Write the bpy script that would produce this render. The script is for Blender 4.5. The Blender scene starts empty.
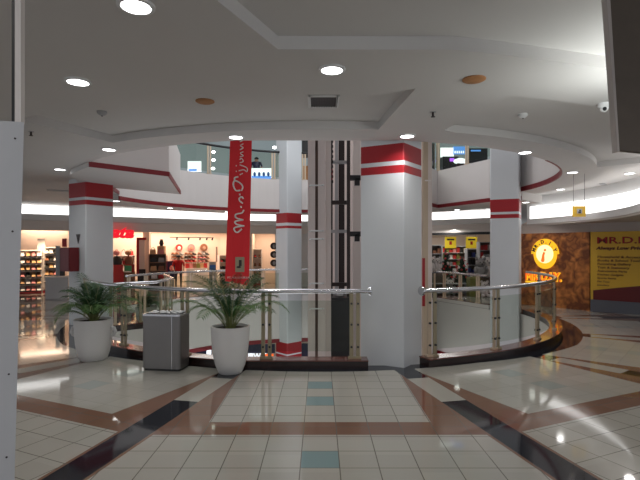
import bpy, math, random
from mathutils import Vector, Matrix
random.seed(7)
S = bpy.context.scene
COL = S.collection
PI = math.pi
EYE, F, HV = 1.65, 480.0, 248.0        # eye height, focal length in px, horizon row

# ------------------------------------------------------------------ camera, world, exposure
cam = bpy.data.cameras.new('camera'); camo = bpy.data.objects.new('camera', cam); COL.objects.link(camo)
camo.location = (0, 0, EYE); camo.rotation_euler = (PI/2, 0, 0)
cam.sensor_width = 36; cam.lens = 36*F/640.0
cam.shift_y = (HV-240)/640.0; cam.clip_start = .05; cam.clip_end = 200
S.camera = camo
w = bpy.data.worlds.new('world'); S.world = w; w.use_nodes = True
w.node_tree.nodes['Background'].inputs[0].default_value = (.9, .93, 1, 1)
w.node_tree.nodes['Background'].inputs[1].default_value = .75
S.view_settings.view_transform = 'Standard'; S.view_settings.look = 'None'
S.view_settings.exposure = -0.10; S.view_settings.gamma = 1.0; S.view_settings.use_curve_mapping = False

def area(name, loc, rot, size, power, color=(1,1,1), shape='DISK', size_y=None, spread=PI):
    l = bpy.data.lights.new(name, 'AREA'); l.shape = shape; l.size = size
    if size_y: l.size_y = size_y
    l.energy = power; l.color = color; l.spread = spread
    o = bpy.data.objects.new(name, l); COL.objects.link(o); o.location = loc; o.rotation_euler = rot
    return o
area('void_fill_light', (0, 12, 7.4), (0,0,0), 7, 430, (.96,.98,1), 'RECTANGLE', 7)  # unseen lamp added over the void to brighten the fascias
area('lower_hall_fill', (0, 11.5, -4.1), (PI,0,0), 8, 260, (.95,.97,1), 'RECTANGLE', 8)  # added upward lamp imitating floor bounce, brightens the lower fascias

# ------------------------------------------------------------------ materials
class X:                                   # tiny expression wrapper over math nodes
    def __init__(s, nt, v): s.nt, s.v = nt, v
    def op(s, o, b=None, c=None):
        n = s.nt.nodes.new('ShaderNodeMath'); n.operation = o
        for i, q in enumerate((s, b, c)):
            if q is None: continue
            if isinstance(q, X):
                if isinstance(q.v, (int, float)): n.inputs[i].default_value = q.v
                else: s.nt.links.new(q.v, n.inputs[i])
            else: n.inputs[i].default_value = q
        return X(s.nt, n.outputs[0])
    def __add__(s, b): return s.op('ADD', b)
    def __sub__(s, b): return s.op('SUBTRACT', b)
    def __mul__(s, b): return s.op('MULTIPLY', b)
    def lt(s, b): return s.op('LESS_THAN', b)
    def gt(s, b): return s.op('GREATER_THAN', b)
    def abs(s): return s.op('ABSOLUTE')

def mat(name, col, rough=.5, metal=0, emit=None, estr=0, spec=.5, noise=0, nscale=8, bump=0, trans=0, coat=0):
    m = bpy.data.materials.new(name); m.use_nodes = True
    nt = m.node_tree; b = nt.nodes['Principled BSDF']
    b.inputs['Base Color'].default_value = (*col, 1); b.inputs['Roughness'].default_value = rough
    b.inputs['Metallic'].default_value = metal; b.inputs['Specular IOR Level'].default_value = spec
    b.inputs['Coat Weight'].default_value = coat
    if emit: b.inputs['Emission Color'].default_value = (*emit, 1); b.inputs['Emission Strength'].default_value = estr
    if noise or bump:
        tc = nt.nodes.new('ShaderNodeTexCoord'); n = nt.nodes.new('ShaderNodeTexNoise')
        n.inputs['Scale'].default_value = nscale; n.inputs['Detail'].default_value = 4
        nt.links.new(tc.outputs['Object'], n.inputs['Vector'])
        if noise:
            mx = nt.nodes.new('ShaderNodeMix'); mx.data_type = 'RGBA'
            mx.inputs[6].default_value = (*[c*(1-noise) for c in col], 1)
            mx.inputs[7].default_value = (*[min(1, c*(1+noise)) for c in col], 1)
            nt.links.new(n.outputs[0], mx.inputs[0]); nt.links.new(mx.outputs[2], b.inputs['Base Color'])
        if bump:
            bp = nt.nodes.new('ShaderNodeBump'); bp.inputs['Strength'].default_value = bump
            nt.links.new(n.outputs[0], bp.inputs['Height']); nt.links.new(bp.outputs[0], b.inputs['Normal'])
    return m

M = {}
M['ceil'] = mat('ceiling_paint', (.62,.60,.585), .7, noise=.04, nscale=1.2)
M['white'] = mat('white_paint', (.74,.74,.74), .6, noise=.03, nscale=2)
M['fascia'] = mat('fascia_paint', (.64,.605,.59), .6, noise=.03, nscale=2)
M['pillar'] = mat('pillar_paint', (.62,.645,.67), .5, noise=.04, nscale=2)
M['red'] = mat('red_paint', (.36,.011,.018), .45)
M['darkred'] = mat('dark_red_trim', (.19,.007,.013), .45)
M['cabred'] = mat('cabinet_red', (.13,.006,.01), .5)
M['kerb'] = mat('brown_granite', (.12,.035,.024), .2, noise=.3, nscale=30, coat=.5)
M['kerbside'] = mat('dark_kerb_face', (.022,.009,.008), .25)
M['steel'] = mat('brushed_steel', (.62,.62,.64), .22, 1, bump=.02, nscale=60)
M['bronze'] = mat('champagne_metal', (.34,.29,.19), .42, .35, noise=.08)
M['tan'] = mat('tan_metal', (.56,.44,.32), .45, .1)
M['black'] = mat('black_plastic', (.012,.012,.014), .4)
M['dark'] = mat('dark_metal', (.03,.018,.018), .5)
M['pot'] = mat('white_pot_glaze', (.70,.69,.68), .35, noise=.03, nscale=5)
M['soil'] = mat('soil', (.03,.02,.015), .9, noise=.4, nscale=40)
M['leaf'] = mat('palm_green', (.022,.062,.018), .6, spec=.25, noise=.5, nscale=6)
M['leaf2'] = mat('palm_light_green', (.06,.13,.03), .6, spec=.25, noise=.4, nscale=6)
M['stem'] = mat('palm_stem', (.16,.18,.06), .5)
M['orange'] = mat('stained_cover', (.42,.19,.07), .7, noise=.25, nscale=14)
M['pink'] = mat('shaft_panel', (.74,.655,.62), .5, noise=.03)
M['pinkdk'] = mat('shaft_recess', (.22,.15,.12), .5)
M['grey'] = mat('grey_panel', (.36,.36,.37), .5, noise=.04)
M['board'] = mat('partition_laminate', (.54,.545,.56), .5, noise=.04, nscale=3)
M['brownb'] = mat('brown_board', (.12,.095,.075), .55, noise=.15, nscale=12)
M['beige'] = mat('beige_bulkhead', (.50,.45,.42), .6)
M['bulk'] = mat('pale_bulkhead', (.80,.75,.71), .6)
M['warm'] = mat('shop_wall', (.80,.66,.56), .6)
M['yellow'] = mat('yellow_board', (.70,.43,.04), .5)
M['maroon'] = mat('maroon_print', (.13,.012,.015), .5)
M['navy'] = mat('navy_board', (.012,.014,.06), .4)
M['greyblue'] = mat('grey_blue_plinth', (.12,.13,.16), .4)
M['txt'] = mat('dark_lettering', (.10,.02,.02), .5)
M['txtred'] = mat('red_lettering', (.42,.01,.012), .5)
M['blue'] = mat('blue_print', (.03,.14,.5), .5)
M['skin'] = mat('skin', (.45,.25,.17), .5)
M['hair'] = mat('black_hair', (.012,.01,.01), .5)
M['tshirt'] = mat('red_shirt', (.5,.01,.015), .8)
M['trouser'] = mat('dark_trousers', (.02,.02,.03), .8)
M['shelf'] = mat('shelf_wood', (.30,.15,.09), .5)
M['wshelf'] = mat('white_shelf', (.78,.72,.68), .5)
M['green'] = mat('green_print', (.05,.30,.12), .5)
M['treeg'] = mat('pine_green', (.012,.035,.018), .8, noise=.4, nscale=20)
M['grout'] = mat('carpet_red', (.4,.03,.03), .8)
def em(name, c, s): return mat(name, tuple(x*.5 for x in c), .5, emit=c, estr=s)
M['lamp'] = em('lamp_lens', (1,1,1), 9)
M['cove'] = em('cove_diffuser', (1,.99,.97), 2.2)
M['eblue'] = em('lit_blue_sign', (.12,.35,.9), .9)
M['ewhite'] = em('lit_white_sign', (.9,.96,1), 1.4)
M['ered'] = em('lit_red_letters', (1,.012,.03), .9)
M['eyel'] = em('lit_yellow', (1,.55,.02), .95)
M['ecore'] = em('lit_cream', (1,.90,.50), 1.1)
M['eorange'] = em('lit_orange', (1,.13,.01), 1.3)
M['epurple'] = em('lit_purple', (.45,.1,1), 1.4)
M['eysign'] = em('glowing_yellow_poster', (.95,.68,.03), .30)  # poster print given a faint glow of its own to look bright
M['uwall'] = em('glowing_upper_wall', (.42,.50,.52), .32)  # gallery back wall; its brightness is put in as a glow

def glass():
    m = bpy.data.materials.new('green_tinted_glass'); m.use_nodes = True
    nt = m.node_tree; nt.nodes.clear()
    o = nt.nodes.new('ShaderNodeOutputMaterial'); t = nt.nodes.new('ShaderNodeBsdfTransparent')
    t.inputs[0].default_value = (.87,.90,.86,1)
    g = nt.nodes.new('ShaderNodeBsdfGlossy'); g.inputs['Roughness'].default_value = .02
    fr = nt.nodes.new('ShaderNodeFresnel'); fr.inputs[0].default_value = 1.45
    mx = nt.nodes.new('ShaderNodeMixShader')
    g2 = nt.nodes.new('ShaderNodeNewGeometry'); bf = nt.nodes.new('ShaderNodeMath'); bf.operation = 'SUBTRACT'; bf.inputs[0].default_value = 1
    ml = nt.nodes.new('ShaderNodeMath'); ml.operation = 'MULTIPLY'; nt.links.new(g2.outputs['Backfacing'], bf.inputs[1])
    nt.links.new(fr.outputs[0], ml.inputs[0]); nt.links.new(bf.outputs[0], ml.inputs[1]); m3 = nt.nodes.new('ShaderNodeMath'); m3.operation = 'MULTIPLY'; m3.inputs[1].default_value = .55; nt.links.new(ml.outputs[0], m3.inputs[0]); nt.links.new(m3.outputs[0], mx.inputs[0]); nt.links.new(t.outputs[0], mx.inputs[1]); nt.links.new(g.outputs[0], mx.inputs[2])
    nt.links.new(mx.outputs[0], o.inputs[0])
    return m
M['glass'] = glass()

def floor_mat():
    m = bpy.data.materials.new('sector_tile_floor'); m.use_nodes = True
    nt = m.node_tree; b = nt.nodes['Principled BSDF']
    g = nt.nodes.new('ShaderNodeNewGeometry'); sp = nt.nodes.new('ShaderNodeSeparateXYZ')
    nt.links.new(g.outputs['Position'], sp.inputs[0])
    x = X(nt, sp.outputs[0]); y = X(nt, sp.outputs[1]) - 11.7
    A = math.radians(25)
    r = (x*x + y*y).op('SQRT')
    th = x.op('ARCTAN2', y*-1)
    s = (th*(1/A)).op('ROUND')*A
    f = x*s.op('SINE') - y*s.op('COSINE')
    l = x*s.op('COSINE') + y*s.op('SINE')
    dth = (th - s).abs()
    d = r*((dth*-1) + A/2).op('SINE')
    strip = d.lt(.145)
    edge = d.lt(.175)*r.gt(6.7)
    la = l.abs()
    brown = (la.gt(1.05)*f.lt(7.46)).op('MAXIMUM', f.gt(7.15)*f.lt(7.46))
    brown = brown*r.lt(9) .op('MAXIMUM', 0)
    brown = brown.op('MAXIMUM', f.gt(10.6)*f.lt(10.9))
    brown = brown.op('MAXIMUM', edge)
    thd = th.abs()
    ring = r.lt(thd.op('SUBTRACT', .44).op('MULTIPLY', 2.2).op('MINIMUM', 1).op('MAXIMUM', 0)*.32 + 5.3)
    black = strip*(r.lt(5.75).op('MAXIMUM', r.gt(6.68)*r.lt(13)))
    black = black.op('MAXIMUM', ring)
    cream = strip*r.gt(5.75)*r.lt(6.68)
    brown = brown*((cream*-1)+1)
    # joints
    jl = ((l*(1/.297) + 100.5).op('FRACT') - .5).abs().gt(.487)
    inner = f.lt(7.3)
    fo = (f - 6.97)*(1/.3) + 100
    fo2 = (f - 7.8)*(1/.3) + 100
    fr1 = (fo.op('FRACT') - .5).abs().gt(.487)*inner
    fr2 = (fo2.op('FRACT') - .5).abs().gt(.487)*((inner*-1)+1)
    joint = jl.op('MAXIMUM', fr1).op('MAXIMUM', fr2)
    bl = la.lt(.146)*((f.gt(5.77)*f.lt(6.07)).op('MAXIMUM', f.gt(6.37)*f.lt(6.67)).op('MAXIMUM', f.gt(7.8)*f.lt(8.1)))
    # per tile variation
    cmb = nt.nodes.new('ShaderNodeCombineXYZ')
    for i, q in enumerate(((l*(1/.297)+100.5).op('FLOOR'), fo.op('FLOOR'), s)): nt.links.new(q.v, cmb.inputs[i])
    wn = nt.nodes.new('ShaderNodeTexWhiteNoise'); nt.links.new(cmb.outputs[0], wn.inputs['Vector'])
    def mix(fac, a, bb):
        n = nt.nodes.new('ShaderNodeMix'); n.data_type = 'RGBA'
        nt.links.new(fac.v, n.inputs[0])
        for i, q in ((6, a), (7, bb)):
            if isinstance(q, tuple): n.inputs[i].default_value = (*q, 1)
            else: nt.links.new(q, n.inputs[i])
        return n.outputs[2]
    c = mix(X(nt, wn.outputs[0]), (.35,.335,.30), (.385,.37,.33))
    bw = mix(X(nt, wn.outputs[0]), (.175,.095,.066), (.20,.112,.08))
    c = mix(bl*((s.abs().gt(.1))*-.65+1), c, (.19,.27,.28))
    c = mix(brown, c, bw)
    side = s.abs().gt(.1)*f.lt(7.16)
    c = mix(joint*(side*-.72+1), c, (.13,.115,.10))
    c = mix(cream, c, (.37,.355,.315))
    c = mix(black, c, (.012,.014,.02))
    n = nt.nodes.new('ShaderNodeTexNoise'); n.inputs['Scale'].default_value = 3
    nt.links.new(g.outputs['Position'], n.inputs['Vector'])
    nt.links.new(c, b.inputs['Base Color'])
    rr = X(nt, n.outputs[0])*.08 + .02
    nt.links.new(rr.v, b.inputs['Roughness'])
    b.inputs['Specular IOR Level'].default_value = .45
    return m
M['floor'] = floor_mat()

def scale_wood():
    m = bpy.data.materials.new('copper_scale_panel'); m.use_nodes = True
    nt = m.node_tree; b = nt.nodes['Principled BSDF']
    tc = nt.nodes.new('ShaderNodeTexCoord'); v = nt.nodes.new('ShaderNodeTexVoronoi'); v.inputs['Scale'].default_value = 3.2
    v.feature = 'F1'; v.distance = 'CHEBYCHEV'
    ns = nt.nodes.new('ShaderNodeTexNoise'); ns.inputs['Scale'].default_value = 2.5; va = nt.nodes.new('ShaderNodeVectorMath'); va.operation = 'ADD'
    nt.links.new(tc.outputs['Object'], ns.inputs['Vector']); nt.links.new(tc.outputs['Object'], va.inputs[0]); nt.links.new(ns.outputs['Color'], va.inputs[1])
    r = nt.nodes.new('ShaderNodeValToRGB')
    r.color_ramp.elements[0].color = (.62,.23,.055,1); r.color_ramp.elements[1].color = (.16,.045,.015,1)
    r.color_ramp.elements[0].position = .15; r.color_ramp.elements[1].position = .62
    nt.links.new(va.outputs[0], v.inputs['Vector']); nt.links.new(v.outputs['Distance'], r.inputs[0])
    nt.links.new(r.outputs[0], b.inputs['Base Color']); b.inputs['Roughness'].default_value = .45
    return m
M['scale'] = scale_wood()

# ------------------------------------------------------------------ mesh helpers
class MB:
    def __init__(s): s.v, s.f, s.m = [], [], []
    def add(s, vs, fs, mi=0):
        o = len(s.v); s.v += [tuple(p) for p in vs]
        s.f += [tuple(i+o for i in q) for q in fs]; s.m += [mi]*len(fs); return s
    def box(s, c, d, rz=0, mi=0, taper=1.0):
        cx, cy, cz = c; a, b, h = d[0]/2, d[1]/2, d[2]/2; vs = []
        for k, z in enumerate((-h, h)):
            t = taper if k else 1
            for px, py in ((-a,-b),(a,-b),(a,b),(-a,b)):
                px *= t; py *= t
                vs.append((cx+px*math.cos(rz)-py*math.sin(rz), cy+px*math.sin(rz)+py*math.cos(rz), cz+z))
        return s.add(vs, [(0,3,2,1),(4,5,6,7),(0,1,5,4),(1,2,6,5),(2,3,7,6),(3,0,4,7)], mi)
    def prism(s, poly, z0, z1, mi=0):
        a = sum(poly[i][0]*poly[(i+1)%len(poly)][1]-poly[(i+1)%len(poly)][0]*poly[i][1] for i in range(len(poly)))
        if a < 0: poly = poly[::-1]
        n = len(poly)
        vs = [(p[0],p[1],z0) for p in poly]+[(p[0],p[1],z1) for p in poly]
        return s.add(vs, [tuple(range(n-1,-1,-1)), tuple(range(n,2*n))]+[(i,(i+1)%n,(i+1)%n+n,i+n) for i in range(n)], mi)
    def tube(s, pts, r, n=8, mi=0, cap=True):
        pts = [Vector(p) for p in pts]; rings = []; up = None
        for i, p in enumerate(pts):
            t = (pts[min(i+1,len(pts)-1)]-pts[max(i-1,0)]).normalized()
            if up is None: up = Vector((0,0,1)) if abs(t.z) < .9 else Vector((1,0,0))
            a = t.cross(up).normalized(); b = a.cross(t).normalized(); up = b
            rr = r[i] if isinstance(r, (list,tuple)) else r
            rings.append([p+(a*math.cos(2*PI*k/n)+b*math.sin(2*PI*k/n))*rr for k in range(n)])
        vs = [q for g in rings for q in g]; fs = []
        for i in range(len(pts)-1):
            for k in range(n):
                fs.append((i*n+k, (i+1)*n+k, (i+1)*n+(k+1)%n, i*n+(k+1)%n))
        if cap: fs += [tuple(range(n)), tuple(range(len(vs)-1, len(vs)-n-1, -1))]
        return s.add(vs, fs, mi)
    def lathe(s, prof, n=28, c=(0,0,0), mi=0):
        vs = [(c[0]+r*math.cos(2*PI*k/n), c[1]+r*math.sin(2*PI*k/n), c[2]+z) for r, z in prof for k in range(n)]
        fs = [(i*n+k, i*n+(k+1)%n, (i+1)*n+(k+1)%n, (i+1)*n+k) for i in range(len(prof)-1) for k in range(n)]
        fs += [tuple(range(n-1,-1,-1)), tuple(range(len(vs)-n, len(vs)))]
        return s.add(vs, fs, mi)
    def ball(s, c, r, n=10, mi=0):
        rx, ry, rz = r if isinstance(r, tuple) else (r, r, r)
        return s.add(*_ball(c, rx, ry, rz, n), mi)
    def ribbon(s, path, z0, z1, t, mi=0, off=0):
        """solid vertical wall along an open path; t = thickness to the right of travel, off = shift of the front face"""
        n = len(path); front, back = offset(path, off), offset(path, off+t)
        vs = [(p[0],p[1],z) for z in (z0,z1) for p in front]+[(p[0],p[1],z) for z in (z0,z1) for p in back]
        fs = []
        for i in range(n-1):
            fs += [(i+1, i, n+i, n+i+1), (2*n+i, 2*n+i+1, 3*n+i+1, 3*n+i), (i, i+1, 2*n+i+1, 2*n+i), (n+i+1, n+i, 3*n+i, 3*n+i+1)]
        fs += [(0, 2*n, 3*n, n), (n-1, 2*n-1, 4*n-1, 3*n-1)]
        return s.add(vs, fs, mi)
    def build(s, name, mats, parent=None, smooth=False, loc=None):
        me = bpy.data.meshes.new(name); me.from_pydata(s.v, [], s.f)
        if not isinstance(mats, (list,tuple)): mats = [mats]
        for q in mats: me.materials.append(M[q] if isinstance(q, str) else q)
        me.polygons.foreach_set('material_index', s.m)
        if smooth:
            me.polygons.foreach_set('use_smooth', [True]*len(me.polygons))
            try: me.set_sharp_from_angle(angle=math.radians(40))
            except Exception: pass
        me.update()
        o = bpy.data.objects.new(name, me); COL.objects.link(o)
        if parent: o.parent = parent
        if loc: o.location = loc
        return o
def _ball(c, rx, ry, rz, n):
    vs, fs = [], []; m = max(4, n//2+1)
    for i in range(m+1):
        a = PI*i/m
        for k in range(n):
            b = 2*PI*k/n; vs.append((c[0]+rx*math.sin(a)*math.cos(b), c[1]+ry*math.sin(a)*math.sin(b), c[2]-rz*math.cos(a)))
    for i in range(m):
        for k in range(n): fs.append((i*n+k, i*n+(k+1)%n, (i+1)*n+(k+1)%n, (i+1)*n+k))
    return vs, fs
def offset(path, t):
    if not t: return list(path)
    out = []
    for i, p in enumerate(path):
        a = path[max(i-1,0)]; b = path[min(i+1,len(path)-1)]
        def nrm(u, v):
            dx, dy = v[0]-u[0], v[1]-u[1]; L = math.hypot(dx, dy) or 1; return (dy/L, -dx/L)
        n1 = nrm(a, p) if i > 0 else nrm(p, b); n2 = nrm(p, b) if i < len(path)-1 else n1
        nx, ny = n1[0]+n2[0], n1[1]+n2[1]; L = math.hypot(nx, ny) or 1; nx, ny = nx/L, ny/L
        k = max(.45, nx*n1[0]+ny*n1[1]); out.append((p[0]+nx*t/k, p[1]+ny*t/k))
    return out
def tag(o, label=None, cat=None, group=None, kind=None):
    if label: o['label'] = label
    if cat: o['category'] = cat
    if group: o['group'] = group
    if kind: o['kind'] = kind
    return o
def struct(o): o['kind'] = 'structure'; return o
def thing(name, label, cat, loc=(0,0,0), rz=0, group=None):
    o = bpy.data.objects.new(name, None); COL.objects.link(o); o.location = loc; o.rotation_euler = (0,0,rz)
    return tag(o, label, cat, group)
def dup(root, loc, rz=None, label=None, group=None, scale=None):
    r = root.copy(); COL.objects.link(r); r.location = loc
    if rz is not None: r.rotation_euler = (0,0,rz)
    if label: r['label'] = label
    if group: r['group'] = group
    if scale: r.scale = scale if isinstance(scale, tuple) else (scale,)*3
    for ch in list(root.children):
        c = ch.copy(); COL.objects.link(c); c.parent = r
        for g in list(ch.children):
            d = g.copy(); COL.objects.link(d); d.parent = c
    return r
def plate(name, outer, holes, z0, z1, m, parent=None):
    cu = bpy.data.curves.new(name, 'CURVE'); cu.dimensions = '2D'; cu.fill_mode = 'BOTH'; cu.extrude = (z1-z0)/2
    for poly in [outer]+list(holes):
        sp = cu.splines.new('POLY'); sp.points.add(len(poly)-1); sp.use_cyclic_u = True
        for i, p in enumerate(poly): sp.points[i].co = (p[0], p[1], 0, 1)
    t = bpy.data.objects.new('tmp', cu); COL.objects.link(t)
    bpy.context.view_layer.update()
    me = bpy.data.meshes.new_from_object(t.evaluated_get(bpy.context.evaluated_depsgraph_get()))
    bpy.data.objects.remove(t); bpy.data.curves.remove(cu)
    me.transform(Matrix.Translation((0,0,(z0+z1)/2))); me.materials.clear(); me.materials.append(M[m]); me.name = name
    o = bpy.data.objects.new(name, me); COL.objects.link(o); o.parent = parent
    return o
def text(s, size, m, name='lettering', parent=None, depth=.004, mtx=None, align='LEFT', shear=0, offs=0, space=1, sx=1):
    cu = bpy.data.curves.new('t', 'FONT'); cu.body = s; cu.size = size; cu.extrude = depth; cu.align_x = align
    cu.shear = shear; cu.offset = offs; cu.space_character = space; cu.resolution_u = 2
    t = bpy.data.objects.new('t', cu); COL.objects.link(t); bpy.context.view_layer.update()
    me = bpy.data.meshes.new_from_object(t.evaluated_get(bpy.context.evaluated_depsgraph_get()))
    bpy.data.objects.remove(t); bpy.data.curves.remove(cu)
    me.materials.clear(); me.materials.append(M[m]); me.name = name
    me.transform(Matrix.Diagonal((sx,1,1,1)))
    if mtx is not None: me.transform(mtx)
    o = bpy.data.objects.new(name, me); COL.objects.link(o); o.parent = parent
    return o
def wallmtx(p, q, z, along=0, out=.01):
    """text frame on the vertical wall p->q (seen with p on the left); along metres from p"""
    d = Vector((q[0]-p[0], q[1]-p[1], 0)).normalized(); n = Vector((d.y, -d.x, 0))
    o = Vector((p[0], p[1], z)) + d*along + n*out
    return Matrix(((d.x, 0, n.x, o.x), (d.y, 0, n.y, o.y), (0, 1, 0, o.z), (0,0,0,1)))
def px(u, Y): return (u-320)/F*Y
def pz(v, Y): return EYE+(HV-v)/F*Y

# ------------------------------------------------------------------ plan
CY, R = 11.7, 5.28
def P(b, r=R): b = math.radians(b); return (r*math.sin(b), CY-r*math.cos(b))
def ring(b0, b1, r=R, n=None):
    n = n or max(2, int(abs(b1-b0)/3)); return [P(b0+(b1-b0)*i/n, r) for i in range(n+1)]
NEAR_R = ring(12.5, 98)
FAR_R = [(4.58,13.0),(3.66,15.0),(3.1,14.0),(2.1,11.6)]
LOBBY = [(-.2,11.6),(-.2,17.0)]
FAR_ARC = ring(182.5, 258)
FLOOR_BAY = [(-4.1,12.8),(-3.5,11.4),(-3.45,10.1),(-4.4,9.2)]
RF = 5.08
NEAR_F = [(1.1,6.74)]+ring(15, 98, RF)
FLOOR_L = ring(-62, -12.5, RF)
UP_BAY = [(-4.85,10.9),(-3.6,12.3),(-2.95,9.3)]
UP_L = ring(-48.5, -12.5)
FLOORPATH = NEAR_F+FAR_R+LOBBY+FAR_ARC+FLOOR_BAY+FLOOR_L
UPPATH = NEAR_R+FAR_R+LOBBY+ring(182.5, 262)+UP_BAY+UP_L
BOUND = [(-17,-4),(17,-4),(17,30),(-17,30)]
CZ = 3.12

# ------------------------------------------------------------------ structure: floors, ceilings
struct(plate('floor', BOUND, [FLOORPATH], -.3, 0, 'floor'))
struct(MB().box((0,13,-4.4), (34,34,.2)).build('floor_lower', 'grey'))
def arcpoly(b0, b1, r0, r1): return ring(b0, b1, r0)+ring(b1, b0, r1)
cofA = ring(-30, 7.2, 5.78)+[(.88,4.42)]+ring(5, -29, 7.12)
cofB = [(1.55,5.98)]+ring(17, 59.5, 5.85)+ring(57, 14.5, 7.3)
cofC = [(-1.1,1.0),(-.72,2.6),(-.31,3.55),(1.0,3.56),(1.36,3.64),(2.35,3.93),(3.4,4.5),(5.5,2.6),(6,-2),(-2.5,-2)]
cofD = ring(62.5, 106, 6.0)+[(6.6,14.6),(9.4,12.4),(11.5,9),(8.2,6.2)]
cofE = ring(-62, -36, 7.4)+ring(-36, -62, 10.5)
cofE = [(p[0],p[1]) for p in cofE]
struct(plate('ceiling', BOUND, [UPPATH, cofA, cofB, cofC, cofD], CZ, CZ+.10, 'ceil'))
struct(plate('ceiling_upper_slab', BOUND, [UPPATH], CZ+.10, CZ+.25, 'ceil'))
struct(plate('floor_gallery', BOUND, [UPPATH], 3.98, 4.05, 'ceil'))
struct(MB().box((0,13,7.7), (34,34,.2)).build('ceiling_gallery', 'white'))
# lower soffit of the far ring
far_soffit = [(5.25,12.45)]+FAR_R[:3]+[(3.1,17.2),(4.6,16.2),(6.2,13.4)]
struct(MB().prism(far_soffit, 2.9, CZ-.002).build('ceiling_far_right', 'ceil'))
fl = ring(182.5, 262); fl2 = ring(262, 182, 6.5)
struct(MB().prism(fl+fl2, 2.9, CZ-.002).build('ceiling_far_left', 'ceil'))
bay = UP_BAY+[P(-48.5), P(-60,5.5), P(-80,5.4)]
struct(MB().prism([UP_BAY[0],UP_BAY[1],UP_BAY[2],P(-48.5),P(-60,5.4),P(-78,5.4)], 3.04, CZ+.1).build('ceiling_bay', 'ceil'))

# fascias around the void: white band with a thin dark red stripe along the bottom
def fascia(name, path, z0, z1, stripe=.10, band=True):
    m = MB(); m.ribbon(path, z0+(.006 if band else 0), z1, .14, 0, off=-.02)
    if band: m.ribbon(path, z0-.004, z0+stripe, .03, 1, off=-.034)
    return struct(m.build(name, ['fascia','darkred']))
fascia('trim_1', UP_L+NEAR_R[:12], CZ, 4.05, band=False)
fascia('trim_17', NEAR_R[11:], CZ, 4.05, .11)
fascia('trim_2', [NEAR_R[-1]]+FAR_R, 2.9, 4.05)
fascia('trim_3', LOBBY[1:]+ring(182.5, 262), 2.9, 4.05)
fascia('trim_4', [P(262)]+UP_BAY+[UP_L[0]], 3.04, 4.05, .085)
fascia('trim_5', FLOOR_L+NEAR_F, -1.55, -.01, .1)
fascia('trim_6', [NEAR_F[-1]]+FAR_R, -1.65, -.01, .12)
fascia('trim_7', LOBBY[1:]+FAR_ARC, -1.65, -.01, .13)
fascia('trim_8', [FAR_ARC[-1]]+FLOOR_BAY+[FLOOR_L[0]], -1.4, -.01, .12)
# lower level wall with navy shop board
m = MB(); m.ribbon([(6.6,17),(3.3,19.5),(-.2,20),(-4,19.6),(-8.2,15.6),(-8.5,12)], -4.3, -.3, .2, 0)
struct(m.build('wall_lower', 'warm'))
struct(plate('ceiling_lower', BOUND, [ [(p[0]*1.03,(p[1]-CY)*1.03+CY) for p in FLOORPATH] ], -1.3, -1.2, 'ceil'))

# kerbs
def kerb(name, path, mm=('kerbside','kerb')):
    m = MB(); m.ribbon(path, 0, .105, .20, 0, off=-.02); m.ribbon(path, .105, .12, .24, 1, off=-.03)
    return struct(m.build(name, list(mm)))
K1 = ring(-62, -12.5)+[(1.15,6.545)]
LEFT_K = FLOOR_L+[(.66, 6.74)]
kerb('trim_9', LEFT_K); kerb('trim_10', [(1.42,6.78)]+ring(19, 93, RF))
kerb('trim_11', FAR_R[:3], ('fascia','kerb')); kerb('trim_12', FAR_ARC, ('fascia','kerb')); kerb('trim_13', FLOOR_BAY+[P(-62)])

# ------------------------------------------------------------------ walls, shop fronts, coves
FR = [(-16,12.3),(-10.5,15.7),(-3.3,20.1),(-.2,20.6),(2.6,20.6),(4.3,20.0),(6.8,17.9)]   # shop front line, left to right
FRr = FR                                                                     # right of travel = towards camera
m = MB(); m.ribbon(FRr, 2.25, 2.58, -.15, 0); struct(m.build('wall_bulkhead', 'bulk'))
m = MB(); m.ribbon(FRr, 2.58, 2.78, .35, 0); struct(m.build('trim_14', 'white'))
m = MB(); m.ribbon(FRr, 2.78, 3.10, .02, 0)
tag(m.build('cove_light', 'cove'), 'long glowing white cove light above the far shop fronts', 'light')
m = MB(); m.ribbon(FR[3:], 2.17, 2.27, .03, 0); struct(m.build('trim_15', 'black'))
# right side: curved cove, soffit, MR.D.I.Y. wall
WR = [(5.95,14.25),(7.1,12.6),(8.75,11.0),(11,9.2),(14,7.5)]
arc = ring(112, 50, 6.6)
m = MB(); m.ribbon(arc[::-1], 2.35, 2.50, .14, 0); struct(m.build('trim_16', 'white'))
m = MB(); m.ribbon(ring(50,114,6.95), 2.50, 2.90, .03, 0)
tag(m.build('cove_light', 'cove'), 'curved glowing cove light above the brown and yellow boards', 'light')
struct(MB().prism(ring(50,112,6.62)+[(6.1,14.45),(7.3,12.8),(9,11.2),(12,9.4),(12,7.5)], 2.30, 2.352).build('ceiling_cove', 'beige'))
m = MB(); m.ribbon(WR, 0, 2.31, -.2, 0); struct(m.build('wall_right', 'beige'))
m = MB(); m.ribbon([(5.95,14.25),(6.9,17.9)], 0, 2.31, .15, 0); struct(m.build('wall_return', 'beige'))
m = MB(); m.ribbon(ring(45,116,7.1), 2.31, CZ+.12, .15, 0); struct(m.build('wall_cove', 'white'))
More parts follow.
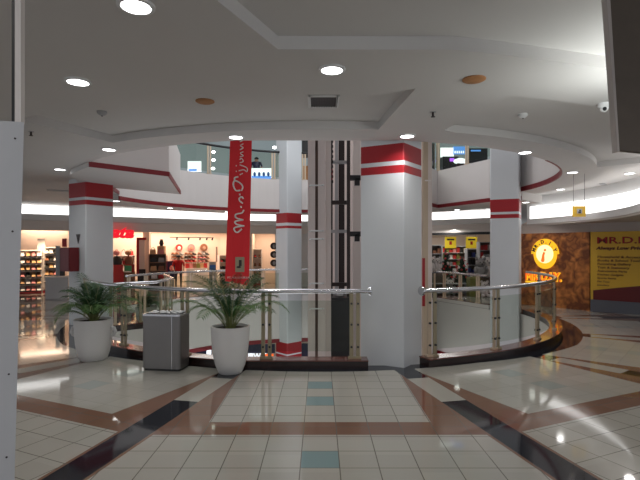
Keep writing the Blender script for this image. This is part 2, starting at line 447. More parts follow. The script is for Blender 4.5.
# shop interiors
m = MB(); BW = [(-13.5,16.9),(-4.65,22.3),(-3.2,22.5)]
m.ribbon(BW, 0, 2.6, -.15, 0); struct(m.build('wall_shoe_shop', 'warm'))
struct(MB().ribbon([(-3.0,20.2),(-3.15,22.6)], 0, 2.6, .12).build('wall_shop_divider', 'warm'))
struct(MB().ribbon([(-3.1,22.4),(2.6,22.8)], 0, 2.6, -.15).build('wall_back_shop', 'warm'))
struct(MB().ribbon([(-1.9,20.35),(.2,20.65)], 0, 2.3, -.1).build('wall_shop_front', 'white'))
struct(MB().ribbon([(2.7,20.7),(2.9,24),(10,24),(8.2,18.2)], 0, 2.8, -.15).build('wall_store', 'warm'))
struct(MB().prism([(-14,13.7),(-10.5,15.85),(-3.3,20.25),(-.2,20.75),(2.6,20.75),(2.6,23),(-4.6,23),(-14,17.5)], 2.42, 2.46).build('ceiling_shoe_shop', 'warm'))
struct(MB().prism([(2.65,20.8),(4.3,20.2),(7,18.0),(10,20),(10,24.2),(2.65,24.2)], 2.42, 2.46).build('ceiling_store', 'white'))
def bw(u):                                            # depth of the shoe-shop back wall on a ray
    k = (u-320)/F; return (22.3+.61*4.65)/(1-.61*k)
WC = (1,.74,.54)
for (u, Y, e) in ((45,18.6,34),(130,19.6,40),(165,20.3,40),(200,20.9,46),(222,21.2,36)):
    area('shop_light', (px(u,Y), Y, 2.38), (0,0,math.radians(31)), 1.6, e, WC, 'RECTANGLE', 1.0)
for u_, Y_ in ((29,16.45),(34,16.6),(52,17.0)):
    sl = bpy.data.lights.new('rack_fill_spot', 'SPOT'); sl.energy = 120; sl.spot_size = math.radians(75); sl.spot_blend = .6; sl.shadow_soft_size = .04; sl.color = (1,.76,.5)  # unseen spots added to brighten the shoe racks
    so = bpy.data.objects.new('rack_fill_spot', sl); COL.objects.link(so); so.location = (px(u_,Y_), Y_-.15, 2.3); so.rotation_euler = (math.radians(40),0,math.radians(10))
area('shop_light', (-2.3,21.4,2.38), (0,0,0), 1.0, 32, WC, 'RECTANGLE', 1.0)
area('store_light', (5.2,20.6,2.36), (0,0,0), 2.6, 70, (1,.97,.93), 'RECTANGLE', 1.6)

# ------------------------------------------------------------------ pillars
def pillar(c, side, rot, z0, label, bands, base=None):
    """square pillar; bands = list of (zlow, zhigh) painted red"""
    zs = sorted({z0, 7.6} | {z for b in bands for z in b} | ({base[1]} if base else set()))
    m = MB()
    for a, b in zip(zs[:-1], zs[1:]):
        mi = 1 if any(a >= q[0]-1e-6 and b <= q[1]+1e-6 for q in bands) else 0
        if base and b <= base[1]+1e-6 and a >= base[0]-1e-6: mi = 2
        h = side/2; cs = []
        ch = .025
        for sx, sy in ((-1,-1),(1,-1),(1,1),(-1,1)):
            pts = [(sx*h, sy*(h-ch)), (sx*(h-ch), sy*h)]
            if sx*sy < 0: pts = pts[::-1]
            cs += pts
        cs = [(c[0]+p[0]*math.cos(rot)-p[1]*math.sin(rot), c[1]+p[0]*math.sin(rot)+p[1]*math.cos(rot)) for p in cs]
        n = len(cs)
        m.add([(p[0],p[1],a) for p in cs]+[(p[0],p[1],b) for p in cs], [(i,(i+1)%n,(i+1)%n+n,i+n) for i in range(n)], mi)
    m.add([(p[0],p[1],7.6) for p in cs], [tuple(range(len(cs)))], 0)
    return tag(m.build('pillar', ['pillar','red','greyblue']), label, 'pillar')
# near pillar from its three visible corners
A_, B_, C_ = Vector((.585,6.92)), Vector((1.155,6.60)), Vector((1.50,7.08))
m = MB()
D_ = A_+(C_-B_)
quad = [A_, B_, C_, D_]
zs = [-4.3, 2.69, 2.80, 2.86, 3.10, 7.6]; mi_ = [0,1,0,1,0]
for a, b, q in zip(zs[:-1], zs[1:], mi_):
    m.add([(p.x,p.y,a) for p in quad]+[(p.x,p.y,b) for p in quad], [(i,(i+1)%4,(i+1)%4+4,i+4) for i in range(4)], q)
near_p = tag(m.build('pillar', ['pillar','red']), 'nearest and largest white pillar with red bands, standing between the two railings', 'pillar')
mod = near_p.modifiers.new('bevel', 'BEVEL'); mod.width = .012; mod.segments = 2
pillar((-4.98,10.45), .65, math.radians(57.5), -4.3, 'white pillar on the left carrying a red box, with red bands near the ceiling',
       [(2.56,2.66),(2.72,3.03)])
pillar((-1.10,16.9), .66, math.radians(42), -4.3, 'far white pillar with red bands between the red banner and the lift shaft',
       [(2.33,2.42),(2.52,2.86),(-2.16,-2.05),(-2.0,-1.62)])
pillar((4.80,12.40), .69, math.radians(-27), -4.3, 'white pillar with red bands right of the toy store, beside the round logo',
       [(2.40,2.50),(2.56,2.88)])

# ------------------------------------------------------------------ railings
def resample(path, t):
    """point at distance t"""
    for a, b in zip(path[:-1], path[1:]):
        L = math.hypot(b[0]-a[0], b[1]-a[1])
        if t <= L: return (a[0]+(b[0]-a[0])*t/L, a[1]+(b[1]-a[1])*t/L), math.atan2(b[1]-a[1], b[0]-a[0])
        t -= L
    return path[-1], math.atan2(path[-1][1]-path[-2][1], path[-1][0]-path[-2][0])
def plen(p): return sum(math.hypot(b[0]-a[0], b[1]-a[1]) for a, b in zip(p[:-1], p[1:]))
def nearest_t(path, q):
    best = (9e9, 0); n = 400; L = plen(path)
    for i in range(n+1):
        p, a = resample(path, L*i/n); d = math.hypot(p[0]-q[0], p[1]-q[1])
        if d < best[0]: best = (d, L*i/n)
    return best[1]
def ray_t(path, u):
    best = (9e9, 0); n = 800; L = plen(path)
    for i in range(n+1):
        p, a = resample(path, L*i/n); d = abs(p[0]/p[1]*F+320-u)
        if d < best[0]: best = (d, L*i/n)
    return best[1]
def balustrade(label, path, ts, zb=.12, zt=1.05, rail='steel', rr=.032, post=('bronze','bronze'), bolts=True, ends=(0,0), gz=(.10,.80), name='balustrade', vis=True):
    t = thing(name, label, 'railing', (path[0][0], path[0][1], zb)); ox, oy = path[0]
    loc = lambda p: (p[0]-ox, p[1]-oy)
    MB().tube([(*loc(p), zt-zb) for p in path], rr, 12).build('handrail', rail, t, smooth=True)
    for e, i in ((ends[0], 0), (ends[1], -1)):
        if e:
            p = Vector((*loc(path[i]), zt-zb)); q = Vector((*loc(path[1 if i == 0 else -2]), zt-zb)); d = (p-q).normalized()
            MB().tube([p-d*.03, p+d*.002, p+d*.02], [.055,.07,.055], 14).build('end_flange', rail, t, smooth=True)
    h = zt-zb
    for k, tt in enumerate(ts):
        p, a = resample(path, tt)
        m = MB()
        for s, mi in ((-1,0),(1,1)):
            c = (p[0]-ox+math.cos(a)*.045*s, p[1]-oy+math.sin(a)*.045*s, h/2-.015)
            m.box(c, (.052,.02,h-.03), a, mi)
            m.box((c[0], c[1], .012), (.09,.07,.024), a, mi)
        po = m.build('post', list(post), t)
        if bolts:
            for s in (-1,1):
                for z in (.16,.47,.76):
                    q = Vector((p[0]-ox+math.cos(a)*.045*s, p[1]-oy+math.sin(a)*.045*s, z*h/.93)); nn = Vector((math.sin(a), -math.cos(a), 0))
                    bm = MB(); bm.tube([q-nn*.028, q+nn*.032], .016, 8)
                    bm.build('glass_clamp', 'black', po)
    for a_, b_ in zip(ts[:-1], ts[1:]):
        n = max(1, int((b_-a_)/.25)); pts = []
        for i in range(n+1):
            p, an = resample(path, a_+.07+(b_-a_-.14)*i/n); pts.append(loc(p))
        MB().ribbon(pts, gz[0], gz[1], .012).build('glass_panel', 'glass', t)
    return t
RB = RF+.08
railL = ring(-62, -12.5, RB)+[(.70,6.66)]
us = (70, 97, 124, 185, 266.5, 354.5)
balustrade('curved glass and steel railing left of the nearest pillar, behind the two palms', railL, [ray_t(railL,u) for u in us], ends=(0,1), zt=1.05)
railR = [(1.42,6.70)]+ring(17, 93, RB)
tr = ray_t(railR, 432); L = plen(railR)
ts = [tr]+[nearest_t(railR, P(b, RB)) for b in (31.3, 45, 58.2, 71, 85)]
balustrade('curved glass and steel railing right of the nearest pillar', railR, ts, ends=(1,0), post=('tan','bronze'))
balustrade('angled railing in front of the toy store entrance', [(4.50,12.95)]+FAR_R[1:3], [.35,1.1,1.85,2.5,2.9], zt=.90, post=('tan','tan'), bolts=False, gz=(.1,.66))
fa = [p for p in FAR_ARC]; L = plen(fa)
balustrade('far curved railing in front of the shoe shop', fa, [L*i/8+.05 for i in range(8)]+[L-.1], zt=.90, post=('tan','tan'), bolts=False, gz=(.1,.66))
bp = [(-4.15,12.8),(-3.5,11.4),(-3.45,10.15),(-4.35,9.3)]
balustrade('angled railing around the floor bay beside the left pillar', bp, [.1,.75,1.4,2.0,2.5,3.1,3.7], zt=.93, post=('tan','bronze'), bolts=False, gz=(.1,.66))
# gallery railings
ua = ring(182.5, 262); L = plen(ua)
tsu = sorted([ray_t(ua,u) for u in (209,273.5,304)]+[L-1.0, L-.1])
balustrade('upper gallery railing above the shoe shop', ua, tsu, zb=4.05, zt=5.0, rail='black', rr=.04, post=('tan','tan'), bolts=False, gz=(.08,.9), name='gallery_balustrade')
ur = [(4.72,12.7)]+FAR_R[1:3]
balustrade('upper gallery railing on the right in front of the lit screens', ur, [.1,ray_t(ur,467),ray_t(ur,438),plen(ur)-.1], zb=4.05, zt=5.15, rail='black', rr=.03, post=('tan','tan'), bolts=False, gz=(.08,.9), name='gallery_balustrade')

# ------------------------------------------------------------------ lift shaft
t = thing('lift_shaft', 'open lift shaft with pale panels and dark metal guides behind the nearest pillar', 'lift', (0,9,0))
Y0 = 0
for u0, u1 in ((308,315.2),(318,325.2)):
    x0, x1 = px(u0,9), px(u1,9)
    MB().box(((x0+x1)/2, 0, 1.6), (x1-x0, .12, 11.8)).build('corner_panel', 'pink', t)
MB().box((px(316.6,9), .08, 1.6), (.07,.05,11.8)).build('recess_strip', 'pinkdk', t)
for z in (pz(140,9), pz(186,9), pz(231,9), pz(239,9), pz(283,9), pz(308,9)):
    c = MB(); xa, xb = px(311,9), px(322,9)
    c.tube([(xa-.03,-.13,z-.02),(xa,-.10,z),(xb,-.10,z),(xb+.03,-.13,z+.005)], .015, 8)
    c.box((xa+.03,-.08,z), (.02,.07,.02)); c.box((xb-.03,-.08,z), (.02,.07,.02))
    c.build('clip_bracket', 'white', t)
x0, x1 = px(325.5,9.1), px(331,9.1)
MB().box(((x0+x1)/2, .2, 1.6), (x1-x0,.3,11.8)).build('side_panel', 'pink', t)
m = MB(); m.box((.95,2.45,1.6), (2.4,.12,11.8)); m.build('back_wall', 'pink', t)
m = MB(); m.box((2.05,1.2,1.6), (.10,2.4,11.8)); m.build('side_wall', 'pink', t)
for u, w_, Y, r_ in ((331.5,.045,9.6,'guide_rail'),(341.5,.12,9.9,'guide_rail'),(348.5,.065,9.5,'guide_rail')):
    MB().box((px(u,Y), Y-9, 1.6), (w_,.06,11.8)).build(r_, 'dark', t)
MB().box((px(336.5,10.6), 1.6, 1.6), (.07,.05,11.8)).build('cable_tray', 'grey', t)
MB().box((px(356.5,10.2), 1.2, 1.6), (.16,.1,11.8)).build('wall_liner', 'pink', t)
for v, mm, hh in ((203,'dark',.075),(231.5,'grey',.06),(163,'grey',.05),(284,'dark',.07)):
    MB().box(((px(325,9.7)+px(349,9.7))/2, .62, pz(v,9.7)), (px(349,9.7)-px(325,9.7),.12,hh)).build('cross_beam', mm, t)
for v in (178,234):
    m = MB(); m.box((px(354.5,9.7), .7, pz(v,9.7)), (.24,.12,.10)); m.box((px(357,9.7), .7, pz(v+4,9.7)), (.10,.12,.14)); m.build('guide_bracket', 'black', t)
m = MB()
for k in range(9): m.ball((px(330.8,9.5), .45, pz(142+k*5,9.5)), (.05,.04,.055), 8)
m.build('cable_bundle', 'dark', t)
m = MB(); m.box((px(330.8,9.5), .45, pz(175,9.5)), (.07,.06,.22)); m.build('counter_weight', 'darkred', t)
m = MB(); m.box((px(339,9.6), .7, (pz(296,9.6)-4.3)/2), (px(350,9.6)-px(329,9.6),.9,pz(296,9.6)+4.3)); m.build('lift_car', 'black', t)
m = MB(); m.tube([(px(339,9.2),.3,pz(296,9.2)),(px(339,9.2),.3,pz(290,9.2))], .09, 14); m.build('pulley', 'grey', t)
t2 = thing('lift_mast', 'tan lift corner post with a clip, just right of the nearest pillar', 'post', (px(425,8.82),8.82,-4.3))
MB().box((0,0,5.9), (.085,.12,11.8)).build('post_body', 'tan', t2)
MB().tube([(-.02,-.09,pz(184,9.2)+4.3),(.09,-.10,pz(184,9.2)+4.3)], .012, 8).build('clip_bracket', 'wshelf', t2)
o = MB().box((0,0,0), (.05,.015,.86)).build('red_strip', 'red'); o.location = (px(423.6,8.6), 8.6, pz(281,8.9))
tag(o, 'thin red vertical strip hanging between the nearest pillar and the lift post', 'banner')

# ------------------------------------------------------------------ red banner
BY = 8.6
t = thing('banner', 'long red hanging banner with white script running upward', 'banner', (0,BY,0))
q = [(px(225,BY), pz(281,BY)), (px(249,BY), pz(286,BY)), (px(252.5,BY), pz(100,BY)), (px(231.5,BY), pz(100,BY))]
m = MB(); NS = 12
vs = []; fs = []
for yy in (-.006,.006):
    for i in range(NS+1):
        f_ = i/NS
        for j in range(5):
            g_ = j/4; a = (q[0][0]+(q[3][0]-q[0][0])*f_, q[0][1]+(q[3][1]-q[0][1])*f_); b = (q[1][0]+(q[2][0]-q[1][0])*f_, q[1][1]+(q[2][1]-q[1][1])*f_)
            vs.append((a[0]+(b[0]-a[0])*g_, yy+.012*math.sin(g_*5+f_*3), a[1]+(b[1]-a[1])*g_))
N5 = (NS+1)*5
for i in range(NS):
    for j in range(4):
        k = i*5+j; fs += [(k,k+1,k+6,k+5), (N5+k+1,N5+k,N5+k+5,N5+k+6)]
for i in range(NS): fs += [(i*5,i*5+5,N5+i*5+5,N5+i*5), (i*5+4,N5+i*5+4,N5+i*5+9,i*5+9)]
fs += [(0,N5,N5+1,1),(1,N5+1,N5+2,2),(2,N5+2,N5+3,3),(3,N5+3,N5+4,4)]
M['banner'] = mat('banner_cloth', (.72,.012,.02), .6)
m.add(vs, fs); m.build('cloth', 'banner', t)
def stroke(pts, rr=.011):          # pts in pixels (u,v) of the lettering laid out on the cloth
    P3 = []
    n = len(pts)
    for i in range(n-1):           # catmull-rom
        p0, p1, p2, p3 = pts[max(i-1,0)], pts[i], pts[i+1], pts[min(i+2,n-1)]
        for k in range(4):
            s = k/4
            P3.append(tuple(.5*((2*p1[c])+(-p0[c]+p2[c])*s+(2*p0[c]-5*p1[c]+4*p2[c]-p3[c])*s*s+(-p0[c]+3*p1[c]-3*p2[c]+p3[c])*s**3) for c in (0,1)))
    P3.append(pts[-1])
    return [(px(u,BY), -.022, pz(v,BY)) for u, v in P3]
m = MB()
S_ = [[(242,229),(237.5,232.5),(234.5,230),(235.5,227.5),(244.5,226)], [(244.5,226),(237,224.5),(235.5,221.5),(243.5,220)],
      [(243.5,220),(236.5,218),(236,214.5),(242,213),(244,210)], [(241.5,208),(241,206.2)], [(243,203.5),(240,201),(239.5,198.5),(242,197),(243.5,199)],
      [(240,195.5),(240,193.8)],
      [(241.5,191),(243,187),(240,183),(235,181),(233.5,185),(236,190.5),(240.5,190.5)], [(235,181),(235,178),(238.5,177)],
      [(240,175),(243,173.5)], [(239,171),(244,170),(247,172),(247,168),(240,165)], [(236.5,172),(236.5,171)],[(236.5,166.5),(236.5,165.5)],
      [(240,163),(243.5,161.5),(241.5,158.5),(240,160)], [(240,157),(243.5,156),(240.5,153.5),(243.5,152)], [(240,150),(243.5,148),(240.5,146),(243.5,144)],
      [(240,142),(243.5,140),(240,137),(243.5,134)], [(240,131),(244,129),(240.5,126)]]
for s_ in S_: m.tube(stroke(s_), .015 if s_[0][1] > 175 else .009, 6)
m.build('script_lettering', 'wshelf', t)
m = MB(); m.box((px(240,BY), -.02, pz(264.5,BY)), (px(244.5,BY)-px(235.5,BY),.008,pz(257,BY)-pz(272,BY))); e = m.build('emblem', 'bronze', t)
m = MB(); m.box((px(240.5,BY), -.028, pz(263,BY)), (.05,.006,.11)); m.ball((px(239,BY),-.028,pz(267,BY)),(.04,.006,.02),8); m.build('emblem_mark', 'dark', e)
o = text('PT. INDOSURYA', .052, 'wshelf', parent=t, mtx=Matrix.Translation((px(227.5,BY), -.022, pz(278.5,BY))) @ Matrix.Rotation(PI/2, 4, 'X'), sx=1.05)

# ------------------------------------------------------------------ palms
def pot(parent, h, rt, rb, lugs=False):
    m = MB(); m.lathe([(rb*.92,0),(rb,.01),(rb+(rt-rb)*.42,h*.18),(rb+(rt-rb)*.72,h*.4),(rb+(rt-rb)*.9,h*.65),(rt*.99,h*.86),(rt,h-.01),(rt,h),(rt-.022,h),(rt-.035,h-.06)], 32)
    p = m.build('pot', 'pot', parent, smooth=True)
    MB().lathe([(rt-.036,h-.05),(rt-.038,h-.035)], 24).build('soil', 'soil', parent)
    if lugs:
        for s in (-1,1):
            m = MB()
            x = s*(rt-.015)
            m.tube([(x,0,h*.80),(x+s*.05,0,h*.78),(x+s*.07,0,h*.68),(x+s*.045,0,h*.60),(x-s*.02,0,h*.56)], [.02,.026,.028,.024,.016], 8)
            m.build('side_handle', 'pot', p, smooth=True)
def frond(length, az, elev, droop, r0, w=.16, nl=20, seed=0, base_h=0):
    rnd = random.Random(seed); pts = []; e = elev; p = Vector((math.cos(az)*r0, math.sin(az)*r0, base_h)); n = 14
    for i in range(n+1):
        pts.append(p.copy()); d = Vector((math.cos(az)*math.cos(e), math.sin(az)*math.cos(e), math.sin(e)))
        p = p + d*(length/n); e -= droop/n*(.4+1.3*i/n)
    m = MB(); m.tube(pts, [.006*(1-.75*i/n)+.0012 for i in range(n+1)], 5, mi=1)
    side = Vector((-math.sin(az), math.cos(az), 0))
    for k in range(nl):
        f = .22+.78*k/(nl-1); i = min(n-1, int(f*n)); a = pts[i].lerp(pts[i+1], f*n-i); tg = (pts[i+1]-pts[i]).normalized()
        L = w*(math.sin(PI*min(1,(f-.14)/.9))**.7+.18)*rnd.uniform(.85,1.12)
        for s in (-1,1):
            d = (side*s*.78+tg*.62+Vector((0,0,.16))).normalized(); mid = a+d*L*.5; tip = a+d*L+Vector((0,0,-L*.38))
            wv = tg.cross(d).cross(d).normalized()*(.0075)
            up = Vector((0,0,.004))
            m.add([a-wv*.4, mid-wv+up*0, tip, mid+wv, a+wv*.4, mid+up], [(0,1,5),(1,2,5),(5,2,3),(0,5,4),(4,5,3)], 0)
    return m
def palm(name, label, loc, h, rt, rb, fl, seed, lugs=False, n=17, rnd_len=(.75,1.05), group=None, w=.15):
    t = thing(name, label, 'potted plant', loc); pot(t, h, rt, rb, lugs); rnd = random.Random(seed)
    for k in range(n):
        az = 2*PI*k/n+rnd.uniform(-.25,.25); el = rnd.uniform(1.15,1.5) if k % 3 else rnd.uniform(.85,1.15)
        m = frond(fl*rnd.uniform(*rnd_len), az, el, rnd.uniform(.8,1.7) if k % 3 else rnd.uniform(1.5,2.2), rnd.uniform(.01,.05), w, 19, seed*100+k, h-.05)
        m.build('frond', ['leaf' if k % 3 else 'leaf2','stem'], t)
    m = MB()
    for k in range(9):
        a = rnd.uniform(0,6.28); q = rnd.uniform(0,.05); m.tube([(math.cos(a)*q,math.sin(a)*q,h-.05),(math.cos(a)*(q+.02),math.sin(a)*(q+.02),h+.16)], [.009,.006], 6)
    m.build('stems', 'stem', t)
    return t
palm('potted_palm', 'palm in a white pot with side handles, left of the steel bin', (-3.36,7.12,0), .60, .27, .19, .76, 3, True, 30, w=.19)
palm('potted_palm', 'palm in a plain white tapered pot, right of the steel bin', (-1.188,6.36,0), .62, .255, .155, .93, 5, False, 26, w=.16)
palm('potted_palm', 'distant palm in a white pot behind the railing glass, near the left pillar', (-3.85,10.65,0), .36, .235, .17, .46, 9, False, 16, w=.14)

# ------------------------------------------------------------------ steel bin
t = thing('litter_bin', 'brushed steel box litter bin standing between the two palms', 'bin', (px(166.8,6.62),6.60,0), math.radians(-8))
def rrect(a, b, r, n=5):
    out = []
    for cx, cy, s in ((a-r,b-r,0),(-a+r,b-r,1),(-a+r,-b+r,2),(a-r,-b+r,3)):
        for k in range(n+1):
            g = (s+k/n)*PI/2; out.append((cx+r*math.cos(g), cy+r*math.sin(g)))
    return out
m = MB(); m.prism(rrect(.275,.17,.06), .03, .735); b_ = m.build('body', 'steel2' if 'steel2' in M else 'steel', t)
M['steel2'] = mat('satin_steel', (.22,.21,.205), .36, .85, noise=.08, nscale=3); b_.data.materials[0] = M['steel2']
MB().prism(rrect(.26,.155,.05), 0, .03).build('plinth', 'black', t)
m = MB(); m.prism(rrect(.28,.175,.06), .735, .76); m.build('top_rim', 'steel', t)
MB().prism(rrect(.24,.13,.04), .76, .765).build('ash_tray', 'black', t)
m = MB(); rnd = random.Random(4)
for k in range(70): m.ball((rnd.uniform(-.22,.22), rnd.uniform(-.11,.11), .77), (rnd.uniform(.012,.022),.015,.012), 6)
tag(m.build('pebbles', 'white', t), kind='stuff')
m = MB(); m.box((.16,-.172,.38), (.008,.006,.70)); m.build('door_seam', 'steel', t)

# ------------------------------------------------------------------ partition, boards in the foreground
t = thing('partition', 'pale grey laminate partition board at the left edge of the view', 'partition', (-.9,1.45,0))
q = [(-.72,-.12,0),(-.048,0,0),(.006,0,2.03),(-.72,-.10,2.055)]
m = MB(); m.add([*q]+[(p[0]-(.02 if i in (1,2) else 0),p[1]+.03,p[2]) for i,p in enumerate(q)], [(0,1,2,3),(7,6,5,4),(1,5,6,2),(0,4,5,1),(3,2,6,7),(0,3,7,4)]); m.build('panel', 'board', t)
m = MB(); m.box((-.035, .045, 2.578), (.019,.02,1.08)); m.build('upright', 'wshelf', t)
MB().box((-.0495, .045, 2.578), (.008,.022,1.08)).build('gap_strip', 'black', t)  # narrow black strip left of the upright
MB().box((-.35, .03, .0125), (.60,.16,.025)).build('foot_plate', 'grey', t)
for z in (1.98,1.70,1.27,1.02,.72,.4):
    MB().tube([(-.012-.054*(2.03-z)/2.03-.005,-.006,z),(-.012-.054*(2.03-z)/2.03-.005,.004,z)], .0028, 8).build('screw', 'dark', t)
HY = 2.8
t = thing('hanging_board', 'dark brown board with a pale edge strip hanging from the ceiling at top right', 'board', (0,HY,0))
q = [(px(619,HY),pz(150,HY)),(px(700,HY),pz(158,HY)),(px(700,HY),CZ+.09),(px(608.5,HY),CZ+.09)]
def slab(q, t0, t1):
    m = MB(); m.add([(p[0],t0,p[1]) for p in q]+[(p[0],t1,p[1]) for p in q], [(0,1,2,3),(7,6,5,4),(1,5,6,2),(0,4,5,1),(3,2,6,7),(0,3,7,4)]); return m
slab(q, 0, .04).build('panel', 'brownb', t)
slab([(q[0][0]-.012,q[0][1]-.01),(q[0][0],q[0][1]-.01),(q[3][0],q[3][1]),(q[3][0]-.022,q[3][1])], -.006, .045).build('edge_strip', 'beige', t)

# ------------------------------------------------------------------ ceiling lights and fittings
def on_ceiling(u, v, z=CZ): Y = F*(z-EYE)/(HV-v); return (px(u,Y), Y, z)
t = thing('ceiling_light', 'x', 'light'); 
MB().lathe([(.112,0),(.112,-.012),(.088,-.016),(.088,-.004)], 28).build('trim_ring', 'white', t, smooth=True)
MB().lathe([(.087,-.004),(.087,-.013)], 28).build('lens', 'lamp', t)
lights = [(on_ceiling(136,5), 'largest round ceiling light, at the top left'),
  (on_ceiling(78,81), 'round ceiling light on the left, second from the partition top'),
  (on_ceiling(332,69), 'round ceiling light above the middle, beyond the large recess edge'),
  (on_ceiling(236,136.5), 'round ceiling light directly above the red banner'),
  (on_ceiling(407,135.5), 'round ceiling light just above the nearest pillar'),
  (on_ceiling(109,149), 'round ceiling light above the red striped bay on the left'),
  (on_ceiling(60,169), 'round ceiling light left of the red bands of the left pillar'),
  (on_ceiling(525,152), 'round ceiling light in the ceiling edge above the right pillar'),
  (on_ceiling(572.5,172), 'round ceiling light right of the curving red stripe, nearer one'),
  (on_ceiling(560.5,189), 'round ceiling light right of the curving red stripe, farther one'),
  ((*P(103.5,5.75),2.9), 'small round ceiling light touching the right pillar bands'),
  (on_ceiling(629.5,173,CZ+.10), 'round ceiling light at the right edge above the hanging yellow sign'),
  ((px(116,12.7),12.7,2.9), 'small far ceiling light beside the left pillar bands'),
  ((px(170,14.9),14.9,2.9), 'small far ceiling light under the stripe above the shoe shop'),
  ((px(227,16.5),16.5,2.9), 'small far ceiling light at the left edge of the red banner'),
  ((px(457,15.6),15.6,2.9), 'small far ceiling light above the toy store entrance')]
for i, (p, lb) in enumerate(lights):
    if i == 0: o = t; o.location = p; o['label'] = lb
    else: o = dup(t, p, 0, lb)
    far = p[1] > 11
    area('downlight', (p[0], p[1], p[2]-.03), (0,0,0), .16, 8 if not far else 4.5, (1,.97,.93), spread=math.radians(150))
for (x, y) in ((1.9,1.0),(-1.6,.2),(3.6,3.2),(-5.2,4.5),(6.8,5.5),(-7.5,9.5)):      # more of the same lights outside the frame
    area('downlight', (x, y, CZ-.03), (0,0,0), .16, 8, (1,.97,.93), spread=math.radians(150))
area('board_uplight', (2.75,3.7,2.55), (math.radians(160),math.radians(-25),0), .8, 17, (.95,1,.97), 'RECTANGLE', .9)
area('cove_glow', (7.4,7.6,2.9), (PI,0,0), 2.0, 40, (1,1,1), 'RECTANGLE', 1.0)

def disc_cover(p, lb):
    o = MB().lathe([(.10,0),(.10,-.008),(.085,-.016),(.02,-.018)], 26).build('ceiling_cover', 'orange', smooth=True); o.location = p; tag(o, lb, 'ceiling cover')
disc_cover(on_ceiling(205,101,CZ+.10), 'round brown stained ceiling cover left of the air vent')
disc_cover(on_ceiling(474,79), 'round brown stained ceiling cover right of the air vent')
p = on_ceiling(323.5,101, CZ+.10)
t = thing('air_vent', 'rectangular black slatted air vent in a pale frame on the ceiling', 'vent', p)
m = MB(); w_, d_ = .30, .38
for c, d in (((0,-d_/2,-.008),(w_,.03,.016)),((0,d_/2,-.008),(w_,.03,.016)),((-w_/2,0,-.008),(.03,d_+.03,.016)),((w_/2,0,-.008),(.03,d_+.03,.016))): m.box(c, d)
m.build('frame', 'white', t)
MB().box((0,0,-.003), (w_,d_,.004)).build('backing', 'black', t)
for k in range(11): MB().box((-w_/2+.027*(k+.9), 0, -.010), (.006,d_-.03,.012)).build('slat', 'dark', t)
p = on_ceiling(30,203, 2.9)
o = MB().box((0,0,-.01), (.5,.25,.02), .5).build('air_vent', 'grey'); o.location = on_ceiling(58,190.5); tag(o, 'small dark ceiling vent between the partition and the left pillar', 'vent')
o = MB().box((0,0,-.006), (.35,.12,.012), .9).build('air_vent', 'grey'); o.location = on_ceiling(603,184,CZ+.10); tag(o, 'small pale ceiling vent above the hanging yellow sign', 'vent')
def detector(p, lb, m1='white', k=1):
    t = thing('smoke_detector', lb, 'smoke detector', p)
    MB().lathe([(.055*k,0),(.055*k,-.02*k),(.035*k,-.04*k),(.012*k,-.05*k)], 20).build('housing', m1, t, smooth=True)
    MB().lathe([(.012*k,-.048*k),(.008*k,-.056*k)], 10).build('sensor', 'dark', t)
detector(on_ceiling(102,111.5,CZ+.10), 'small grey smoke detector on the left ceiling', 'grey')
detector(on_ceiling(523,114,CZ+.10), 'white smoke detector inside the right ceiling recess')
t = thing('security_camera', 'white dome security camera on the ceiling beside the dark hanging board', 'camera', on_ceiling(604,103.5))
MB().lathe([(.06,0),(.06,-.03),(.045,-.045)], 20).build('base', 'white', t, smooth=True)
MB().ball((0,0,-.05), .04, 14).build('dome', 'white', t, smooth=True); MB().ball((-.01,-.028,-.062), .02, 10).build('eye', 'black', t)
def sprink(p, lb):
    t = thing('sprinkler', lb, 'sprinkler', p)
    MB().tube([(0,0,0),(0,0,-.05)], .012, 8).build('stem', 'dark', t); MB().lathe([(.035,-.004),(.035,0)], 14).build('collar', 'grey', t)
    MB().lathe([(.024,-.055),(.024,-.05)], 12).build('deflector', 'dark', t)
sprink(on_ceiling(433,112), 'tiny dark ceiling sprinkler above the nearest pillar, right of the vent')
sprink(on_ceiling(31,131.5), 'tiny dark ceiling sprinkler beside the partition top')

# ------------------------------------------------------------------ left pillar fittings
t = thing('hose_cabinet', 'dark red fire hose cabinet mounted on the left pillar', 'fire cabinet', (-5.235,10.165,0), math.radians(-32.5))
MB().box((0,-.07,1.41), (.36,.20,.50)).build('body', 'cabred', t)
MB().box((.0,-.175,1.41), (.32,.012,.46)).build('door', 'cabred', t)
o = MB().add([(-.07,0,.10),(.07,0,.10),(0,0,-.10),(-.07,.01,.10),(.07,.01,.10),(0,.01,-.10)], [(0,2,1),(3,4,5),(0,1,4,3),(1,2,5,4),(2,0,3,5)]).build('wall_sign', 'dark')
o.location = (-5.108,10.125,pz(239,10.12)); o.rotation_euler = (0,0,math.radians(-32.5)); tag(o, 'small dark triangular sign on the left pillar above the red cabinet', 'sign')

